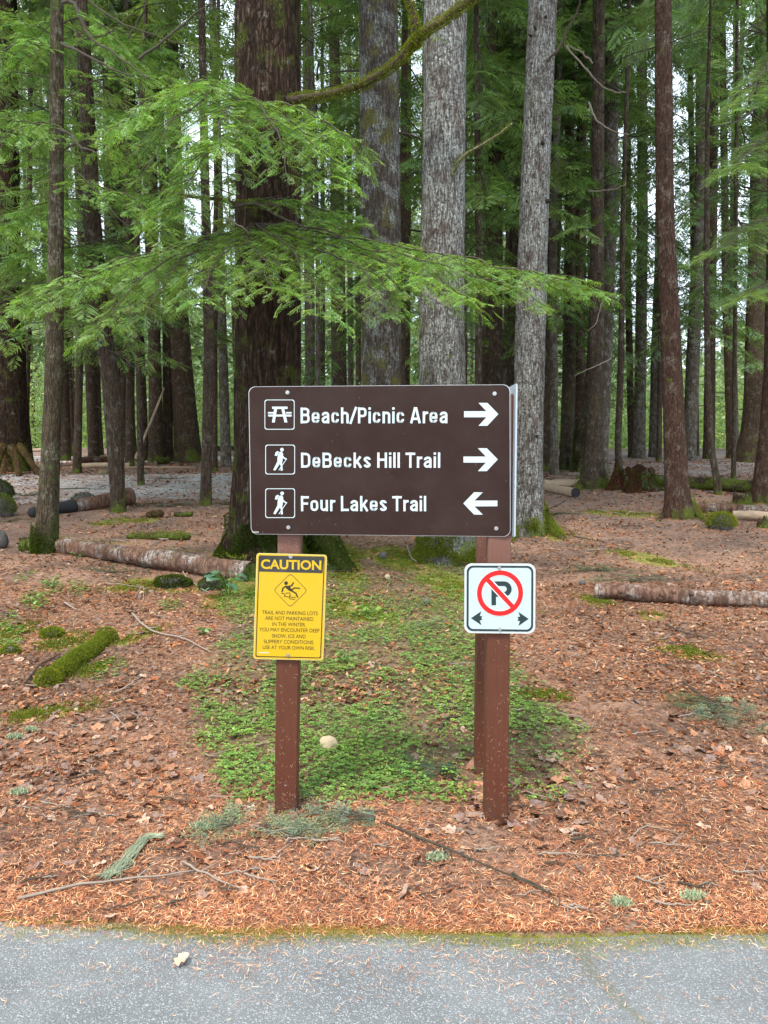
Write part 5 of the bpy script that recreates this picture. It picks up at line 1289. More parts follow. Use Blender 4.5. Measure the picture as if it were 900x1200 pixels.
# bright moss log
root, path, rad = log('short fat log wholly covered in bright green moss on the needle slope', (54, 804), (128, 750), (22, 17), 'log_dark', name='mossy_log', seed=30, ends=(False, False), rounded_ends=True, sink=.45)
r = np.random.default_rng(5); g = Geo(); fuzz_tube(g, path, rad * 1.08, 38000, r, .014, up=.7, patch=.30, lumps=.22)
for k_, sg in ((0, -1), (-1, 1)):
    d_ = (path[-1] - path[0]) * sg; d_ /= np.linalg.norm(d_); nn = r.normal(0, 1, (5000, 3)); nn /= np.linalg.norm(nn, axis=1)[:, None]; nn = nn[(nn @ d_) > -.1]; fuzz(g, path[k_] - d_ * .04 + nn * .085, nn, .014, r, .4); o = g.build('moss', M['moss'], root); o['kind'] = 'stuff'

def stump(label, base, w, h, mat, seed, jag=.35, seg=60, flare=.6, moss=0, name='tree_stump', lobes=5, roots=()):
    b = G(*base); rr = w / 1800 * b.y; H = h / 900 * b.y; n = 30
    root = thing(name, label, 'stump', b); t = np.linspace(0, 1, n); th = np.arange(seg) * 2 * math.pi / seg
    T_, h_ = np.meshgrid(th, t)
    topn = 1 - jag * fbm(np.cos(T_) * 1.8 + 4, np.sin(T_) * 1.8 + 4, s=seed) * 1.2 - jag * .5 * vn(T_ * 3.2, 1.0, s=seed)
    Rr = rr * (1 + flare * np.exp(-h_ * 3.2) * (.3 + .8 * (.5 + .5 * np.cos(T_ * lobes + seed)))) * (1 - .1 * h_)
    Rr = Rr + (vn(np.cos(T_) * 6 + 9, np.sin(T_) * 6 + 9, h_ * 2, seed) - .5) * rr * .28
    V = np.stack([np.cos(T_) * Rr + b.x, np.sin(T_) * Rr + b.y, b.z - .05 + H * h_ * topn], -1).reshape(-1, 3)
    inner = V.reshape(n, seg, 3)[-1]; c = inner.mean(0); V2 = [V]
    for q, dz in ((.8, .05), (.5, .22), (.1, .3)):
        V2.append(np.stack([c[0] + (inner[:, 0] - c[0]) * q, c[1] + (inner[:, 1] - c[1]) * q, inner[:, 2] * (q) + (c[2]) * (1 - q) - dz * H], 1))
    g = Geo().add(np.concatenate(V2), None, ring_quads(n + 3, seg)); g.build('stump_body', M[mat], root)
    for k_, pts in enumerate(roots): root_limb(root, [gp(*p) for p in pts[0]], pts[1], pts[2], mat, 1200, seed * 5 + k_)
    if moss:
        r = np.random.default_rng(seed); i = r.integers(0, (n - 1) * seg, moss); p = V[i] + r.normal(0, .01, (moss, 3)); nr = p - np.array([b.x, b.y, b.z]); nr /= np.linalg.norm(nr, axis=1)[:, None]
        keep = fbm(p[:, 0] * 5, p[:, 1] * 5, p[:, 2] * 2.5, s=seed) > .5
        m = Geo(); fuzz(m, p[keep], nr[keep], .03, r, .4); o = m.build('moss', M['moss_dark'], root); o['kind'] = 'stuff'
stump('red rotten stump with moss-streaked sides beside the slim stem', (743, 574), 46, 38, 'rot_red', 3, moss=9000, jag=.3)
stump('small dark broken stump next to the leaning edge trunk', (870, 591), 20, 28, 'log_dark', 4, jag=.6, moss=500, flare=.4)
stump('pale yellow rotten stump with arching roots at the leftmost trunk', (10, 553), 26, 50, 'rot_yellow', 6, jag=.75, flare=.5, moss=2500, lobes=4,
    roots=[([(16, 552, .95), (26, 553, .70), (36, 555, .35), (48, 558, 0)], .13, .06), ([(14, 555, .75), (20, 556, .4), (22, 559, 0)], .14, .07), ([(4, 555, .8), (-2, 556, .4), (-6, 560, 0)], .14, .08), ([(18, 552, .5), (32, 552, .25), (44, 551, 0)], .10, .05)])
stump('little brown stump at the photo edge by the pale cut log', (893, 618), 12, 22, 'log_dark', 7, jag=.5, flare=.2)
stump('low dark broken stump in the left log pile', (82, 535), 12, 14, 'log_dark', 8, jag=.5)
stump('low mossy stump far behind the black marker post', (262, 528), 22, 14, 'log_dark', 9, jag=.7, moss=800)
stump('splintered brown stump under the leaning pole', (163, 537), 16, 20, 'log_dark', 10, jag=.7)

def rock(label, base, w, h, mat, seed, moss=0, name='rock', mmat='moss', depth=.8):
    b = G(*base); sx = w / 1800 * b.y; sz = h / 900 * b.y
    u, v_ = np.meshgrid(np.linspace(0, 2 * math.pi, 40, endpoint=False), np.linspace(-math.pi / 2, math.pi / 2, 22))
    d = np.stack([np.cos(v_) * np.cos(u), np.cos(v_) * np.sin(u), np.sin(v_)], -1)
    k = .78 + .45 * fbm(d[..., 0] * 1.4 + 7, d[..., 1] * 1.4 + 7, d[..., 2] * 1.4 + 7, s=seed) + .12 * (vn(d[..., 0] * 6 + 9, d[..., 1] * 6 + 9, d[..., 2] * 6, seed) - .5)
    V = (d * k[..., None] * np.array([sx, sx * depth, sz * .62]) + np.array([b.x, b.y + sx * depth * .6, b.z + sz * .40])).reshape(-1, 3)
    g = Geo().add(V, None, ring_quads(22, 40)); o = g.build(name, M[mat], None, org=tuple(b)); tag(o, label, 'rock')
    if moss:
        r = np.random.default_rng(seed); wt = np.repeat(np.cos(v_[:, :1].ravel()) + .02, 40); i = r.choice(len(V), moss, p=wt / wt.sum()); nr = d.reshape(-1, 3)[i]; p = V[i] + r.normal(0, sx * .05, (moss, 3)); kp = nr[:, 2] > -.35
        m = Geo(); fuzz(m, p[kp], nr[kp], .010 + .0011 * b.y, r, .5); q = m.build('moss', M[mmat], o); q['kind'] = 'stuff'
rock('pale cream stone lying in the clover between the posts', (385, 882), 21, 17, 'stone_pale', 4)
rock('round boulder covered in bright moss at the foot of the scaly trunk', (848, 621), 32, 20, 'stone', 2, moss=9000, mmat='moss')
rock('flat mossy rock resting on the charred log', (96, 591), 26, 12, 'stone', 3, moss=1500, mmat='moss_dark')
rock('mossy boulder at the left photo edge', (0, 607), 28, 26, 'stone', 4, moss=8000)
rock('dark boulder behind the mossy one at the left photo edge', (-4, 586), 30, 22, 'stone', 5, moss=9000, mmat='moss_dark')
rock('dark rock at the left photo edge level with the red log', (-3, 643), 20, 22, 'stone', 6)
rock('small flat grey rock with a mossy lip above the moss log', (58, 748), 26, 10, 'stone', 7, moss=5000)
rock('small rock half sunk below the moss patch at the photo edge', (10, 768), 20, 9, 'stone', 8, moss=1800)
rock('small blue-grey stone on the bare trail between the trunks', (449, 655), 10, 8, 'stone', 9)
rock('small grey stone on the bare trail', (500, 708), 8, 6, 'stone', 10)
rock('small pale pebble on the trail, left of the grey stone', (454, 679), 7, 6, 'stone_pale', 11)
rock('little round stone on top of the open needle floor by the bare log', (683, 686), 8, 6, 'stone', 12)
rock('mossy hump at the foot of the long red log', (200, 690), 40, 13, 'stone', 13, moss=9000, mmat='moss_dark')
rock('smaller mossy hump beside the caution sign end of the red log', (248, 692), 30, 15, 'stone', 14, moss=5000, mmat='moss_dark')
rock('tiny white stone beside the root of the tall pale trunk', (598, 640), 6, 4, 'stone_pale', 15)

# low moss cushions and mats on the floor
def moss_mat():
    r = np.random.default_rng(8); g = Geo()
    for (cx, cy_, rx, ry, rot) in MOSS_PATCH[1:]:
        n = int(min(6500, 10 * rx * ry)); a = r.normal(0, .5, (n, 2)); c, s_ = math.cos(R(rot)), math.sin(R(rot))
        px = cx + (a[:, 0] * rx) * c - (a[:, 1] * ry) * s_; py = cy_ + a[:, 0] * rx * s_ + a[:, 1] * ry * c
        ctr = G(cx, cy_); f = 1 / 900 * ctr.y
        # lay the patch out on the ground round its centre
        gx = ctr.x + (px - cx) * f; gy = ctr.y - (py - cy_) * f * (ctr.y / (CAMZ - ctr.z + .053 * ctr.y))
        keep = fbm(gx * 7 + 30, gy * 7 + 30, s=9) > .42
        gx, gy = gx[keep], gy[keep]; z = ground_z(gx, gy) + .012 * fbm(gx * 9 + 30, gy * 9 + 30, s=10)
        nr = np.tile([0, 0, 1.0], (len(gx), 1)); fuzz(g, np.stack([gx, gy, z], 1), nr, .009 + .0009 * ctr.y, r, .6)
    n = 26000; x = r.uniform(-1.9, 1.9, n); w = -.004 + r.normal(0, .022, n) * (.3 + 1.1 * fbm(x * 3 + 20, 2.0, s=22)) - .06 * sstep(.62, .8, fbm(x * 2.3 + 9, 4.0, s=23)) * r.random(n) ; y = edge_y(x) + w
    k = fbm(x * 1.7 + 20, 1.0, s=21) + .62 * r.random(n) + .5 * (fbm(x * 9 + 20, w * 30 + 5, s=24) - .5) > .80; x, y = x[k], y[k]
    fuzz(g, np.stack([x, y, np.maximum(ground_z(x, y), 0) + .004], 1) , np.tile([0, 0, 1.0], (len(x), 1)), .0065, r, .35, lo=(1.1, 1.0, 1.0), hi=(2.6, 1.9, 2.0))
    o = g.build('ground_moss', M['moss']); tag(o, 'yellow-green moss growing in mats on the needle floor and road edge', 'moss', kind='stuff')
moss_mat()

# clover-like ground cover
def ground_cover():
    r = np.random.default_rng(12); g = Geo(); N = 110000
    y = 3.35 + (r.random(N)**1.15) * 7.6; x = r.uniform(-.58, .5, N) * y
    z = ground_z(x, y); px, py = proj(x, y, z); m = clover_mask(px, py)
    patch = fbm(x * 3.2 + 30, y * 3.2 + 30, s=61)
    k = (m * (.20 + 1.35 * sstep(.36, .58, patch)) > r.random(N) * 1.0); x, y, z = x[k], y[k], z[k]
    if len(x) > 27000: x, y, z = x[:27000], y[:27000], z[:27000]
    n = len(x); hgt = r.uniform(.008, .04, n); sz = r.uniform(.007, .0165, n); a0 = r.uniform(0, 6.28, n); br = r.uniform(.45, 1.6, (n, 1)); yl = r.uniform(0, 1, (n, 1))
    col = br * (np.array([[.95, 1.0, 1.1]]) * (1 - yl * .5) + np.array([[1.5, 1.25, .7]]) * yl * .5)
    for j in range(3):
        a = a0 + j * 2.094 + r.normal(0, .15, n); ca, sa = np.cos(a), np.sin(a); t = r.uniform(-.1, .5, n)
        d = np.stack([ca, sa, t * .6], 1); s_ = np.stack([-sa, ca, r.normal(0, .15, n)], 1); c0 = np.stack([x, y, z + hgt], 1)
        P0 = c0; P1 = c0 + d * sz[:, None] * .75 + s_ * sz[:, None] * .5; P2 = c0 + d * sz[:, None] * 1.1; P2[:, 2] -= sz * .1; P3 = c0 + d * sz[:, None] * .75 - s_ * sz[:, None] * .5
        V = np.stack([P0, P1, P2, P3], 1).reshape(-1, 3); b = np.arange(n)[:, None] * 4
        g.add(V, np.concatenate([b + [0, 1, 2], b + [0, 2, 3]]), None, np.repeat(col, 4, 0) * np.tile(np.array([[.8], [1.0], [1.1], [1.0]]), (n, 1)))
    o = g.build('ground_cover', M['clover'], smooth=False); tag(o, 'low green clover-like ground cover between and behind the sign posts', 'ground cover', kind='stuff')
ground_cover()

# needle litter and debris
def lin(c): return np.array([((v / 255 + .055) / 1.055)**2.4 for v in c])
def litter_mat(name, rough=.8, trans=.1):
    k = NT(name); a = k.attr('tint').outputs['Color']
    d = k.n('BsdfDiffuse', {'Color': a}); t = k.n('BsdfTranslucent', {'Color': a}); m = k.n('MixShader', {0: trans, 1: d.outputs[0], 2: t.outputs[0]})
    k.t.links.new(m.outputs[0], k.out.inputs[0]); return k.m
M['litter'] = litter_mat('litter')
def needles():
    r = np.random.default_rng(22); g = Geo()
    def batch(x, y, z, ln, w, pal, tilt=.25):
        n = len(x); a = r.uniform(0, math.pi * 2, n); t = r.normal(.05, tilt, n)
        d = np.stack([np.cos(a) * np.cos(t), np.sin(a) * np.cos(t), np.sin(t)], 1); s_ = np.stack([-np.sin(a), np.cos(a), r.normal(0, .3, n)], 1)
        L = (ln * r.uniform(.55, 1.2, n))[:, None]; W = (w * r.uniform(.7, 1.2, n))[:, None]; c = np.stack([x, y, z], 1)
        bend = s_ * L * r.normal(0, .10, (n, 1))
        V = np.stack([c - d * L * .5, c + bend + s_ * W * .5, c + d * L * .5, c + bend - s_ * W * .5], 1).reshape(-1, 3)
        b = np.arange(n)[:, None] * 4; pk = np.array(pal)[r.integers(0, len(pal), n)] * r.uniform(.65, 1.6, (n, 1))
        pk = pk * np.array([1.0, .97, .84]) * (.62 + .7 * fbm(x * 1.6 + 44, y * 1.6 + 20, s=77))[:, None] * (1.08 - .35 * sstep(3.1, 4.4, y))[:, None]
        g.add(V, np.concatenate([b + [0, 1, 3], b + [1, 2, 3]]), None, np.repeat(pk, 4, 0))
    pal = [lin(c) for c in [(176, 114, 82), (162, 102, 76), (198, 146, 112), (128, 78, 60), (156, 98, 74), (186, 128, 94), (214, 174, 144), (94, 60, 48), (146, 100, 84)]]
    N = 165000; y = 2.45 + r.random(N)**1.5 * 5.6; x = r.uniform(-.58, .58, N) * y; e = y - edge_y(x)
    px, py = proj(x, y, 0 * x); cm = clover_mask(px, py)
    k = (e > -.05 + .05 * r.random(N)) & (r.random(N) > cm * .75) & (fbm(x * 2.5 + 30, y * 2.5 + 30, s=71) + r.random(N) * .5 > .52)
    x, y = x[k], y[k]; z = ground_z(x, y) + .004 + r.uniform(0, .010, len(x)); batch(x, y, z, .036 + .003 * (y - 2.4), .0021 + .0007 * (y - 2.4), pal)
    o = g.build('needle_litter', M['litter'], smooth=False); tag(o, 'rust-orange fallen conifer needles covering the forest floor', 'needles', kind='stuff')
    g = Geo(); N = 3600; x = r.uniform(-1.9, 1.9, N); w = -np.abs(r.normal(0, .22, N)); y = edge_y(x) + w
    cl = fbm(x * 3 + 30, y * 3 + 30, s=72); k = cl + r.random(N) * .5 + .7 * np.exp(w / .05) > .78; x, y = x[k], y[k]
    batch(x, y, np.full(len(x), .004) + r.uniform(0, .004, len(x)), .032, .0015, pal[:7] + [pal[6]] * 3, .06)
    for cx, cyy, n_ in ((290, 1115, 130), (270, 1150, 60), (330, 1112, 70), (150, 1150, 30), (440, 1150, 40)):
        c = G(cx, cyy); x = c.x + r.normal(0, .08, n_); y = c.y + r.normal(0, .035, n_); batch(x, y, np.full(n_, .005) + r.uniform(0, .006, n_), .032, .0015, pal, .1)
    o = g.build('road_needles', M['litter'], smooth=False); tag(o, 'loose orange needles scattered over the grey asphalt', 'needles', kind='stuff')
    g = Geo(); N = 85000; y = 4.6 + r.random(N)**1.3 * 24; x = r.uniform(-.62, .62, N) * y; px, py = proj(x, y, ground_z(x, y))
    k = r.random(N) < .45 + .9 * sstep(.4, .65, fbm(x * 1.2 + 60, y * 1.2, s=73)); x, y = x[k], y[k]
    pal2 = [lin(c) for c in [(138, 98, 76), (158, 114, 90), (172, 130, 106), (108, 74, 58), (176, 114, 78), (150, 96, 72), (92, 62, 50), (184, 152, 130), (142, 120, 106), (168, 106, 76)]]
    z = ground_z(x, y) + .008 + r.uniform(0, .012, len(x)); s0 = (.015 + .0034 * y) * r.uniform(.5, 1.7, len(y))
    batch(x, y, z, s0, s0 * .42, pal2, .3)
    o = g.build('forest_debris', M['litter'], smooth=False); tag(o, 'small dead leaves, bark chips and twigs strewn over the farther forest floor', 'debris', kind='stuff')
needles()

# fallen leaves: a few curled leaf meshes, 300 individuals and the rest as one object
def leaf_template(kind, seed):
    r = np.random.default_rng(seed)
    if kind == 'maple':
        k = 18; th = np.linspace(0, 2 * math.pi, k, endpoint=False)
        lob = .55 + .45 * np.abs(np.cos(2.5 * th))**.6 * (.75 + .25 * np.cos(th)); rr = lob * r.uniform(.85, 1.1, k)
        o = np.stack([np.cos(th) * rr, np.sin(th) * rr], 1)
    else:
        k = 10; th = np.linspace(0, 2 * math.pi, k, endpoint=False); o = np.stack([np.cos(th), np.sin(th) * .55 * (1 - .15 * np.cos(th))], 1) * r.uniform(.9, 1.08, (k, 1))
    mid = o * .5; V2 = np.vstack([o, mid, [[0, 0]]]); a = r.uniform(0, 3.14); cv = r.uniform(.35, .95)
    u = V2[:, 0] * math.cos(a) + V2[:, 1] * math.sin(a); w = -V2[:, 0] * math.sin(a) + V2[:, 1] * math.cos(a)
    z = cv * .55 * u**2 - r.uniform(-.3, .3) * w**2 + r.normal(0, .13, len(V2)) * np.linalg.norm(V2, axis=1)
    V = np.column_stack([V2, z - z.min() * .6]); k0 = len(o); j = np.arange(k0); j2 = (j + 1) % k0
    q = np.stack([j, j2, k0 + j2, k0 + j], 1); t = np.stack([k0 + j, k0 + j2, np.full(k0, 2 * k0)], 1)
    c = np.ones((len(V), 3)) * r.uniform(.85, 1.1, (len(V), 1)); c[-1] *= .8
    return V, t, q, c
LC = {'grey_leaf': (132, 112, 102), 'tan_leaf': (160, 118, 92), 'brown_leaf': (92, 62, 48), 'pale_leaf': (182, 154, 134), 'rust_leaf': (138, 86, 60)}
LM = []
for i, (nm, c) in enumerate(LC.items()):
    k = NT(nm); cc = lin(c); n1 = k.noise(k.coords((1, 1, 1), False), 40, 4)
    rn = k.n('ObjectInfo').outputs['Random']
    col = k.mix(n1, tuple(cc * .65), tuple(np.minimum(1, cc * 1.3))); col = k.mix(1.0, col, k.attr('tint').outputs['Color'], 'MULTIPLY'); col = k.mix(1.0, col, k.mix(rn, (.75, .75, .78), (1.2, 1.15, 1.1)), 'MULTIPLY')
    LM.append((k.done(col, .75, spec=.2), cc))
def fallen_leaves():
    r = np.random.default_rng(44); T_ = [leaf_template('maple' if i % 2 else 'oval', i) for i in range(10)]
    N = 9500; y = 2.62 + r.random(N)**1.15 * 5.4; x = r.uniform(-.56, .56, N) * y; e = y - edge_y(x); px, py = proj(x, y, 0 * x)
    dens = .12 + .88 * sstep(.42, .62, fbm(x * 1.5 + 33, y * 1.5 + 12, s=81)); band_ = .16 + .84 * sstep(.45, 1.1, e) * (1 - .5 * sstep(2.4, 4, e))
    cm = clover_mask(px, py)
    k = (e > .06) & (r.random(N) < dens * band_ * (1 + .1 * cm)); x, y = x[k], y[k]; n = len(x)
    size = r.uniform(.008, .030, n) * np.where(r.random(n) < .18, 1.5, 1.0)
    imp = size / y; order = np.argsort(-imp); x, y, size = x[order], y[order], size[order]
    names = list(LC); grp = {'grey_leaf': 'grey curled dead leaves', 'tan_leaf': 'tan dead leaves', 'brown_leaf': 'dark brown dead leaves', 'pale_leaf': 'pale dead leaves', 'rust_leaf': 'rust-red dead leaves'}
    lab = {'grey_leaf': 'curled grey-brown dead leaf lying on the rusty needles', 'tan_leaf': 'dry tan dead leaf lying on the rusty needles', 'brown_leaf': 'dark brown curled dead leaf lying on the rusty needles',
           'pale_leaf': 'pale bleached dead leaf lying on the rusty needles', 'rust_leaf': 'rust-red dead leaf lying on the rusty needles'}
    meshes = {}
    for ti, (V, t, q, c) in enumerate(T_):
        for mi in range(5):
            me = Geo().add(V, t, q, c).mesh('fallen_leaf', False); me.materials.append(LM[mi][0]); meshes[ti, mi] = me
    pk = r.choice(5, n, p=[.34, .28, .20, .08, .10])
    for i in range(298):
        o = link('fallen_leaf', meshes[int(r.integers(0, 10)), int(pk[i])]); s_ = size[i]
        o.scale = (s_, s_, s_ * r.uniform(.5, 1.1)); o.rotation_euler = (r.normal(0, .3), r.normal(0, .3), r.uniform(0, 6.28)); o.location = (x[i], y[i], float(ground_z(x[i], y[i])) + .006)
        nm = names[pk[i]]; tag(o, lab[nm], 'leaf', grp[nm])
    g = Geo()
    for i in range(298, n):
        V, t, q, c = T_[int(r.integers(0, 10))]; a = r.uniform(0, 6.28); tx, ty = r.normal(0, .35, 2)
        Rm = np.array(Matrix.Rotation(a, 3, 'Z') @ Matrix.Rotation(tx, 3, 'X') @ Matrix.Rotation(ty, 3, 'Y')); W = (V * size[i] * np.array([1, 1, r.uniform(.5, 1.1)])) @ Rm.T + np.array([x[i], y[i], float(ground_z(x[i], y[i])) + .006])
        g.add(W, t, q, c * LM[pk[i]][1] * r.uniform(.7, 1.3))
    o = g.build('leaf_litter', M['litter'], smooth=False); tag(o, 'smaller dead leaves strewn thickly among the needles', 'leaves', kind='stuff')
    # the leaves one can pick out by their place
    for (px_, py_, s_, mi, lb) in [(542, 963, .045, 0, 'grey leaf at the foot of the front post'), (600, 968, .05, 0, 'large crumpled grey leaf just right of the front post foot'), (213, 1138, .03, 3, 'pale crumpled leaf lying on the asphalt'),
            (62, 995, .022, 3, 'small pale leaf left of the green lichen strand'), (28, 1020, .028, 2, 'dark curled leaf near the left end of the long twig'), (118, 1015, .030, 3, 'pale pinkish leaf below the green lichen strand'),
            (130, 1080, .022, 3, 'whitish leaf scrap close to the road edge'), (245, 950, .026, 3, 'pale tan leaf left of the caution post foot'), (745, 1070, .02, 3, 'white lichen flake near the road edge'),
            (825, 970, .035, 3, 'cream leaf on the needles at the right'), (775, 985, .04, 1, 'big tan leaf under the arching twig'), (442, 962, .028, 1, 'tan leaf above the fir sprig')]:
        c = G(px_, py_); o = link('fallen_leaf', meshes[1 if s_ > .03 else 3, mi]); o.scale = (s_, s_, s_ * .8); o.rotation_euler = (.2, -.1, px_); o.location = (c.x, c.y, max(c.z, .004) + .006); tag(o, lb, 'leaf')
fallen_leaves()

# twigs and sticks, each its own
def stick(label, pts, r0, mat='twig_pale', seed=1, kinks=0, group=None, lift=.008, moss=0):
    w = [G(*p) for p in pts]; path = smooth_path([(p.x, p.y, 0) for p in w], 26); path = wobble(path, .012, 2, seed)
    r = np.random.default_rng(seed); path[:, 2] = ground_z(path[:, 0], path[:, 1]) + r0 + lift + .006 * np.abs(np.sin(np.linspace(0, 7, 26) + seed))
    path[:, 2] = np.maximum(path[:, 2], np.convolve(np.pad(path[:, 2], 3, mode='edge'), np.ones(7) / 7, 'valid'))
    g = Geo(); tube(g, path, np.linspace(r0, r0 * .45, 26), 6, (1, 1, 1))
    for k in range(kinks):
        i = int(r.integers(5, 22)); d = path[i+1] - path[i]; d /= np.linalg.norm(d); s_ = np.array([-d[1], d[0], .25]) * r.choice([-1, 1]); dd = d * .7 + s_ * .8
        tube(g, path[i] + dd * np.linspace(0, 1, 5)[:, None] * r.uniform(.04, .12), np.linspace(r0 * .6, r0 * .25, 5), 4)
    o = g.build('twig', M[mat], None, org=tuple(path[0])); tag(o, label, 'twig', group)
    if moss: m = Geo(); fuzz_tube(m, path, np.full(26, r0), moss, r, .012, up=1); q = m.build('moss', M['moss'], o); q['kind'] = 'stuff'
for i, (lb, pts, r0, mt, kk) in enumerate([
 ('long pale forked twig lying near the road edge at the left', [(22, 1058), (90, 1043), (150, 1036), (228, 1026)], .006, 'twig_pale', 1),
 ('short grey lichened twig continuing from the long forked one', [(215, 1015), (240, 1032), (282, 1048)], .005, 'twig_pale', 1),
 ('long brown twig running down from the fir sprig between the posts', [(452, 970), (505, 992), (560, 1018), (648, 1056)], .006, 'twig', 2),
 ('curved pale twig arching over a tan leaf', [(742, 985), (758, 975), (780, 977), (795, 983)], .003, 'twig_pale', 0),
 ('thin straight dry twig on the needles at the right', [(630, 1008), (665, 1008), (712, 1008)], .003, 'twig_pale', 1),
 ('short brown twig at the photo edge of the needles near the front', [(600, 1030), (628, 1045), (648, 1056)], .005, 'twig', 0),
 ('curved dark stick in the clover left of the rear post', [(516, 858), (524, 846), (545, 842), (560, 838)], .008, 'twig', 0),
 ('pale broken stick in the clover above the curved one', [(512, 829), (530, 832), (552, 835)], .006, 'twig_pale', 0),
 ('pale stick to the right of the front post', [(598, 836), (612, 836), (622, 836)], .007, 'twig_pale', 0),
 ('long dark twig beside the green fir branch at the right', [(800, 803), (835, 825), (880, 842)], .007, 'twig', 3),
 ('branched grey twig below the long red log', [(155, 722), (175, 741), (215, 752), (248, 768)], .010, 'twig_pale', 4),
 ('brown crooked twig reaching the moss log', [(30, 805), (45, 785), (70, 770)], .010, 'twig', 1),
 ('thin pale twig lying across the end of the moss log', [(30, 807), (60, 806), (85, 804)], .004, 'twig_pale', 0),
 ('pale curved stick leaning from the red log to the moss', [(213, 663), (216, 676), (232, 690), (248, 698)], .010, 'twig_pale', 1),
 ('straight pale stick leaning on the back of the red log', [(175, 642), (195, 632), (218, 620)], .012, 'twig_pale', 0),
 ('white forked twig on the floor left of the caution sign', [(160, 698), (168, 690), (168, 706)], .007, 'twig_pale', 2),
 ('pale thin twig lying before the mossy humps', [(125, 686), (150, 688), (170, 692)], .006, 'twig_pale', 1),
 ('pale split stick at the left on the needles', [(76, 709), (84, 714), (90, 718)], .010, 'twig_pale', 1),
 ('light stick pointing at the viewer below the sprigs', [(135, 815), (150, 807), (160, 800)], .007, 'twig_pale', 0),
 ('thin vertical-looking pale twig in the leaf litter', [(130, 838), (142, 850), (148, 858)], .004, 'twig_pale', 0),
 ('dark stick on the slope behind the bare red-and-white log', [(632, 603), (645, 597), (660, 590)], .014, 'twig', 0),
 ('long thin root-like twig on the slope behind the sign', [(660, 628), (690, 634), (712, 638)], .010, 'twig', 0),
 ('pale dry stick on the moss strip behind', [(694, 598), (710, 601), (730, 605)], .012, 'twig_pale', 1),
 ('scattered brown stick in front of the bare log', [(780, 735), (805, 745), (835, 752)], .008, 'twig', 2),
 ('bent little twig on the needles right of the no parking sign', [(698, 788), (701, 778), (708, 772)], .005, 'twig_pale', 0),
 ('pale stick near the dead leaves at the right', [(740, 864), (755, 862), (772, 861)], .004, 'twig_pale', 0),
 ('thin twig below the bare log, curving down', [(826, 788), (845, 797), (851, 808)], .004, 'twig_pale', 0),
 ('mossy twig on the trail beside the bright moss', [(477, 642), (482, 655), (488, 661)], .014, 'twig_pale', 0),
 ('twig lying on the asphalt at the litter edge', [(118, 1099), (135, 1098), (152, 1096)], .003, 'twig', 0),
 ('orange dead twig lying alone on the asphalt', [(99, 1160), (99, 1172), (106, 1193)], .004, 'twig_pale', 0),
 ('brown stalk of the crumpled leaf on the asphalt', [(218, 1130), (232, 1122), (250, 1119)], .003, 'twig', 0),
 ('slanting twig above the road edge at the left', [(120, 1075), (145, 1068), (190, 1057)], .003, 'twig', 0)]):
    stick(lb, pts, r0, mt, 100 + i, kk)
rs = np.random.default_rng(333)
for i in range(150):
    py = rs.uniform(640, 1070); px = rs.uniform(5, 895); L = rs.uniform(10, 42) * (.5 + (py - 600) / 600); a = rs.uniform(-.6, .6); 
    pts = [(px, py), (px + L * .5, py + L * .5 * math.sin(a) * .5 + rs.normal(0, 1.5)), (px + L, py + L * math.sin(a) * .5)]
    pale = rs.random() < .6
    stick('thin %s dry twig among the needles and leaves of the forest floor' % ('pale' if pale else 'dark brown'), pts, rs.uniform(.0022, .005), 'twig_pale' if pale else 'twig', 400 + i, int(rs.integers(0, 3)), 'pale twigs scattered on the floor' if pale else 'dark twigs scattered on the floor')
for i in range(70):
    py = rs.uniform(555, 650); px = rs.uniform(5, 895); L = rs.uniform(8, 26)
    stick('weathered stick on the farther forest floor among tree feet', [(px, py), (px + L * .5, py + rs.normal(0, .8)), (px + L, py + rs.normal(0, 2))], rs.uniform(.006, .012), 'twig_pale' if i % 3 else 'twig', 700 + i, int(rs.integers(0, 3)), 'weathered sticks on the farther floor')

# fallen fir sprigs
def sprig(label, base, ln, dirs, mat, seed, n=5, gain=1.0, tm=None):
    c = G(*base); r = np.random.default_rng(seed); root = thing('fir_sprig', label, 'sprig', c); w, l = Geo(), Geo()
    for k in range(n):
        a = R(dirs[0] + (dirs[1] - dirs[0]) * (k + .5) / n + r.uniform(-6, 6)); L = ln * r.uniform(.6, 1.1)
        d = np.array([math.cos(a), math.sin(a)]); m = max(3, int(L / .085)); s = np.linspace(0, 1, m); X_ = c.x + d[0] * s * L; Y_ = c.y + d[1] * s * L
        Z_ = ground_z(X_, Y_) + .014 + .008 * np.sin(s * 3)
        P_ = np.stack([X_, Y_, Z_], 1); tube(w, P_, np.linspace(.004, .0015, m), 4, caps=False)
        pos = []; X = []; 
        for j in range(m):
            for sd in (-1, 1):
                aa = a + sd * R(r.uniform(25, 50)); pos.append(P_[j]); X.append([math.cos(aa), math.sin(aa), r.uniform(-.02, .16)])
        pos = np.array(pos); X = np.array(X); Yv = np.cross(np.array([[0, 0, 1.0]]) + r.normal(0, .2, X.shape), X)
        scatter(l, tm or FR_S, pos, X, Yv, np.full(len(pos), .40) * r.uniform(.7, 1.2, len(pos)), np.full((len(pos), 3), gain) * r.uniform(.8, 1.2, (len(pos), 1)), r)
    s_ = w.build('stem', M['twig'], root); l.build('needles', M[mat], root, smooth=False)
sprig('grey-green fir sprig spread on the needles between the two front posts', (440, 962), .34, (160, 215), 'sprig', 1, 6)
sprig('second grey-green fir spray at the foot of the caution post', (345, 985), .14, (20, 160), 'sprig', 2, 4)
sprig('blue-green fir branch lying on the needles at the right', (812, 838), .42, (-50, 25), 'sprig', 3, 6, .9)
sprig('dark green fir tips above the blue-green branch', (840, 828), .20, (120, 220), 'sprig_green', 4, 4)
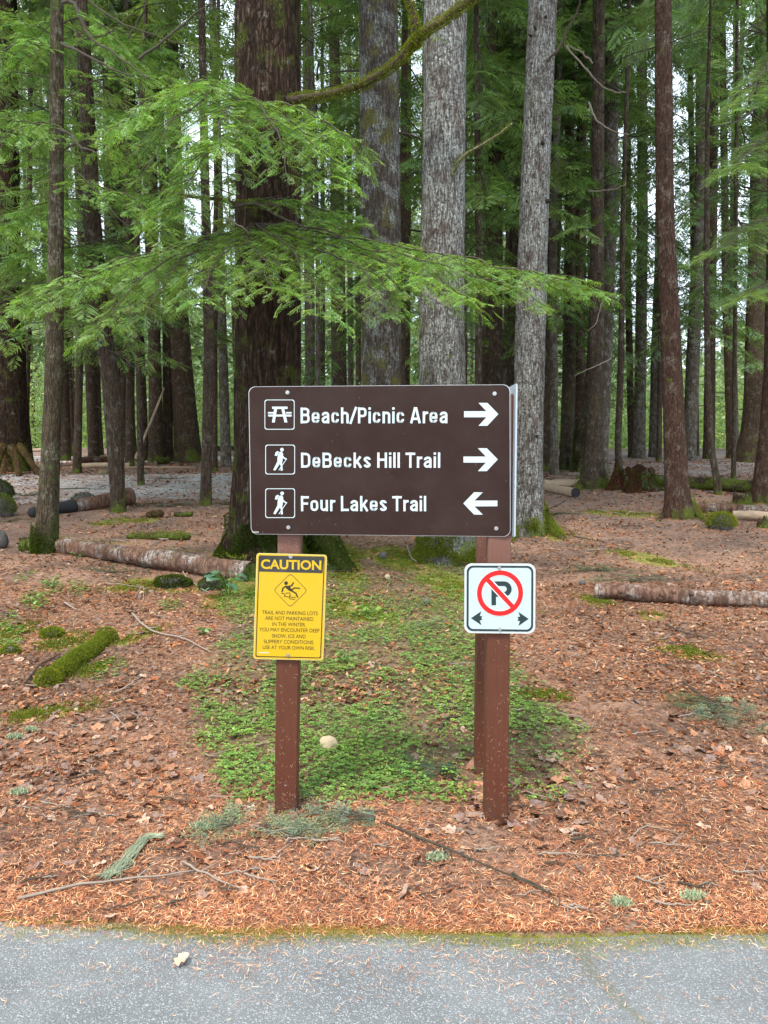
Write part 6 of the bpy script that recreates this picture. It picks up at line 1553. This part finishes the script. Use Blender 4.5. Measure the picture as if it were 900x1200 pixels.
sprig('small grey-green sprig left of the caution post foot', (272, 972), .12, (60, 250), 'sprig', 5, 4)
sprig('dark fir sprig in the clover left of the rear post', (535, 905), .30, (150, 230), 'sprig_green', 6, 5)
sprig('dark green fir tips behind the left end of the bare log', (705, 670), .40, (-20, 200), 'sprig_green', 7, 7)
sprig('fir tips lying close behind the bare log', (745, 682), .40, (-10, 190), 'sprig_green', 8, 6)
sprig('dark fir branch tips on the floor before the gravel path', (195, 595), .70, (-10, 190), 'sprig_green', 9, 8, .8)
sprig('green fir tips beside the thin tan trunk', (262, 592), .45, (-10, 190), 'sprig_green', 10, 5)
sprig('low blue-green fir tips behind the left boulders', (28, 582), .8, (20, 170), 'sprig_green', 11, 9)
sprig('fir tips just beyond the flat mossy rock', (84, 574), .6, (0, 180), 'sprig_green', 12, 8)
sprig('dark sprig at the foot of the tall pale trunk beside the mossy root', (648, 604), .5, (0, 180), 'sprig_green', 13, 7)
sprig('dark fir tips at the mossy root of the massive fir', (372, 668), .4, (-60, 60), 'sprig_green', 14, 7)
sprig('ferny green tips at the foot of the far reddish trunk', (112, 536), 1.1, (0, 180), 'sprig_green', 15, 8)
sprig('dark tips lying at the left photo edge below the boulder', (8, 613), .5, (0, 180), 'sprig_green', 16, 5)
sprig('faint green tips on the open gravel', (197, 562), .6, (0, 180), 'sprig_green', 17, 5)
sprig('small green tips on the needles left of the red log', (130, 668 + 4), .35, (0, 180), 'sprig_green', 18, 4)
sprig('grey-green tips on the slope right of the trail', (500, 735), .16, (0, 360), 'sprig', 19, 4)
# strand of pale lichen
c = [G(*p) for p in [(190, 984), (172, 988), (155, 1005), (140, 1020), (126, 1034)]]
g = Geo(); r = np.random.default_rng(3)
for k in range(90):
    p = smooth_path([(q.x + r.normal(0, .012) * (.4 + i * .35), q.y + r.normal(0, .012) * (.4 + i * .3), q.z + .012 + r.uniform(0, .014)) for i, q in enumerate(c)], 16)
    tube(g, p, np.full(16, .0014), 3, tuple(np.array([1, 1, 1]) * r.uniform(.75, 1.2)), caps=False)
M['lichen'] = plain_mat('lichen', (.31, .345, .225), .9, var=.15, tint=True)
o = g.build('lichen_strand', M['lichen'], None, org=tuple(c[0])); tag(o, 'pale green hanging lichen strand fallen on the orange needles', 'lichen')
for i, (px, py, lb) in enumerate([(18, 866, 'pale lichen tuft on the leaf litter at the far left'), (35, 858, 'lichen tuft with long frond near the pale moss'), (22, 931, 'flat grey-green lichen tuft above the dark leaf'), (236, 973, 'tiny lichen rosette left of the small sprig'),
                              (727, 1062, 'whitish lichen tuft close to the road edge at the right'), (850, 823, 'blue-green lichen tuft above the fir branch'), (512, 1010, 'whitish lichened twig piece under the long brown twig'), (812, 1057, 'grey lichen tuft on the needles near the right road edge')]):
    cc_ = G(px, py); g = Geo(); r = np.random.default_rng(500 + i); n = 420; p = np.array(cc_) + r.normal(0, 1, (n, 3)) * [.018, .012, .004] + [0, 0, .01]
    fuzz(g, p, np.tile([0, 0, 1.0], (n, 1)), .016, r, .4, lo=(.8, .9, .8), hi=(1.2, 1.2, 1.1)); o = g.build('lichen_tuft', M['lichen'], None, org=tuple(cc_)); tag(o, lb, 'lichen')

# leafy plants
def plant(label, base, h, n, size, seed, mat='clover', name='leafy_plant', gain=1.0):
    c = G(*base); r = np.random.default_rng(seed); root = thing(name, label, 'plant', c); st = Geo()
    V = [(0, 0, 0), (.35, .42, .05), (1, 0, -.12), (.35, -.42, .05), (.72, .3, 0), (.72, -.3, 0)]; T_ = [(0, 1, 3), (1, 4, 3), (4, 5, 3), (4, 2, 5)]
    lf = Geo()
    for k in range(n):
        a = r.uniform(0, 6.28); hh = h * r.uniform(.35, 1); out = h * r.uniform(.2, .8); p0 = np.array(c); p1 = p0 + [math.cos(a) * out, math.sin(a) * out, hh]
        tube(st, smooth_path([p0, (p0 + p1) / 2 + [0, 0, hh * .2], p1], 6), .0025, 4, (.5, .7, .4), caps=False)
        s_ = size * r.uniform(.7, 1.25); Rm = np.array(Matrix.Rotation(a + r.normal(0, .4), 3, 'Z') @ Matrix.Rotation(r.uniform(-.2, .6), 3, 'Y') @ Matrix.Rotation(r.normal(0, .3), 3, 'X'))
        lf.add(np.array(V) * s_ @ Rm.T + p1, T_, None, np.array([1, 1, 1]) * gain * r.uniform(.7, 1.2))
    st.build('stem', M['clover'], root); o = lf.build('leaves', M[mat], root, smooth=False)
M['salal'] = leaf_mat('salal', (.11, .20, .12), (.07, .16, .07), .15, .03)
plant('blue-green broad-leaved plant at the end of the red log beside the caution sign', (268, 699), .26, 18, .10, 1, 'salal')
for i, (px, py, h, n, lb) in enumerate([(62, 690, .14, 12, 'small green seedling above the moss log'), (40, 708, .12, 14, 'low green plant patch below the slim olive-brown trunk'), (30, 682, .13, 8, 'tiny leafy plant left of the small seedling'),
    (430, 722, .12, 12, 'small blue-green plant at the top of the clover patch'), (240, 745, .08, 12, 'leafy tuft left of the caution sign'), (90, 655, .10, 6, 'small pale-leaved plant at the red log'),
    (405, 778, .10, 14, 'darker leafy clump in the clover'), (122, 560, .3, 10, 'leafy shrub tip at the crooked trunk foot')]):
    plant(lb, (px, py), h, n, .045, 20 + i)

# marker posts
def marker(label, base, w, h):
    b = G(*base); rr = w / 1800 * b.y; H = h / 900 * b.y; g = Geo(); n = 6
    box(g, b.x - rr, b.x + rr, b.y - rr, b.y + rr, b.z - .2, b.z + H * .94); V = [(b.x + sx * rr * k, b.y + sy * rr * k, b.z + H * (z)) for k, z in ((1.0, .945), (.75, 1.0)) for sx, sy in ((-1, -1), (1, -1), (1, 1), (-1, 1))]
    g.add(V, None, [(i, (i+1) % 4, 4 + (i+1) % 4, 4 + i) for i in range(4)] + [(4, 5, 6, 7)])
    o = g.build('marker_post', M['marker'], None, smooth=False, org=tuple(b)); tag(o, label, 'post')
M['marker'] = plain_mat('marker', (.025, .024, .026), .8, var=.3)
marker('short charcoal marker post standing on the gravel beyond the thin tan trunk', (261, 543), 4, 18)
marker('small dark marker post beside the foot of the broad dark trunk', (864, 540), 4, 10)

# ================================================================ FAR UNDERGROWTH AND FAR WOOD
def undergrowth():
    r = np.random.default_rng(55)
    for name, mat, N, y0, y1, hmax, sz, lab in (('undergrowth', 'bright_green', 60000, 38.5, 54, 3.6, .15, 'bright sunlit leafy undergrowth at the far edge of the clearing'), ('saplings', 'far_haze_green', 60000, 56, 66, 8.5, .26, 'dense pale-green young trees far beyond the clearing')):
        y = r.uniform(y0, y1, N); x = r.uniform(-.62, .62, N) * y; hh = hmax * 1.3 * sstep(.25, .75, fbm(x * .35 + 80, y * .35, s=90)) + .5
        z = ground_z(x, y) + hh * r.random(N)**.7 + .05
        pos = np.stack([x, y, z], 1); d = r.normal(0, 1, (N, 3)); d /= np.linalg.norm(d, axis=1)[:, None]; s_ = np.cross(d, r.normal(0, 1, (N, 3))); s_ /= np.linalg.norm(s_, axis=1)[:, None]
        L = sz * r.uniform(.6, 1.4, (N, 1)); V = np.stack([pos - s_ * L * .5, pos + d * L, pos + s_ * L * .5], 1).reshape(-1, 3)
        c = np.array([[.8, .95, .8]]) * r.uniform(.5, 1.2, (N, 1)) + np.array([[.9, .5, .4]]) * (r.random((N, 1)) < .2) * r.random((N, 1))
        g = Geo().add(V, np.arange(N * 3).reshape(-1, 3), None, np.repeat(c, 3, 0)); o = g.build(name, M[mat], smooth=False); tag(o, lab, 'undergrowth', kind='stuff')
    # far wood: a deep belt of foliage behind everything
    N = 130000; y = r.uniform(80, 98, N); x = r.uniform(-.75, .75, N) * y
    top = 17 + 12 * fbm(x * .12 + 50, y * .12, s=91) + 5 * (vn(x * .5 + 90, y * .5, s=92) - .5)
    side = px_gap = proj(x, y, 20 + 0 * x)[0]
    top = top - 7 * np.exp(-((side - 240) / 70)**2) - 13 * np.exp(-((side - 800) / 90)**2)
    z = ground_z(x, y) + top * r.random(N)**1.0; keep = fbm(x * .5 + 30, y * .5 + 30, z * .4, s=93) > .38 + .003 * np.clip(z, 0, 30)
    x, y, z = x[keep], y[keep], z[keep]; N = len(x); pos = np.stack([x, y, z], 1)
    d = r.normal(0, 1, (N, 3)) * [1, 1, .6]; d /= np.linalg.norm(d, axis=1)[:, None]; s_ = np.cross(d, r.normal(0, 1, (N, 3))); s_ /= np.linalg.norm(s_, axis=1)[:, None]
    L = r.uniform(.5, 1.25, (N, 1)); V = np.stack([pos - s_ * L * .35, pos + d * L, pos + s_ * L * .35], 1).reshape(-1, 3); c = r.uniform(.6, 1.25, (N, 1)) * np.array([[1, 1, 1.05]])
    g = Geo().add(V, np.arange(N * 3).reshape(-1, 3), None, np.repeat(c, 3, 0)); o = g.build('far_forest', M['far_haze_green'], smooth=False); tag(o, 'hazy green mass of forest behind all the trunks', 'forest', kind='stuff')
undergrowth()
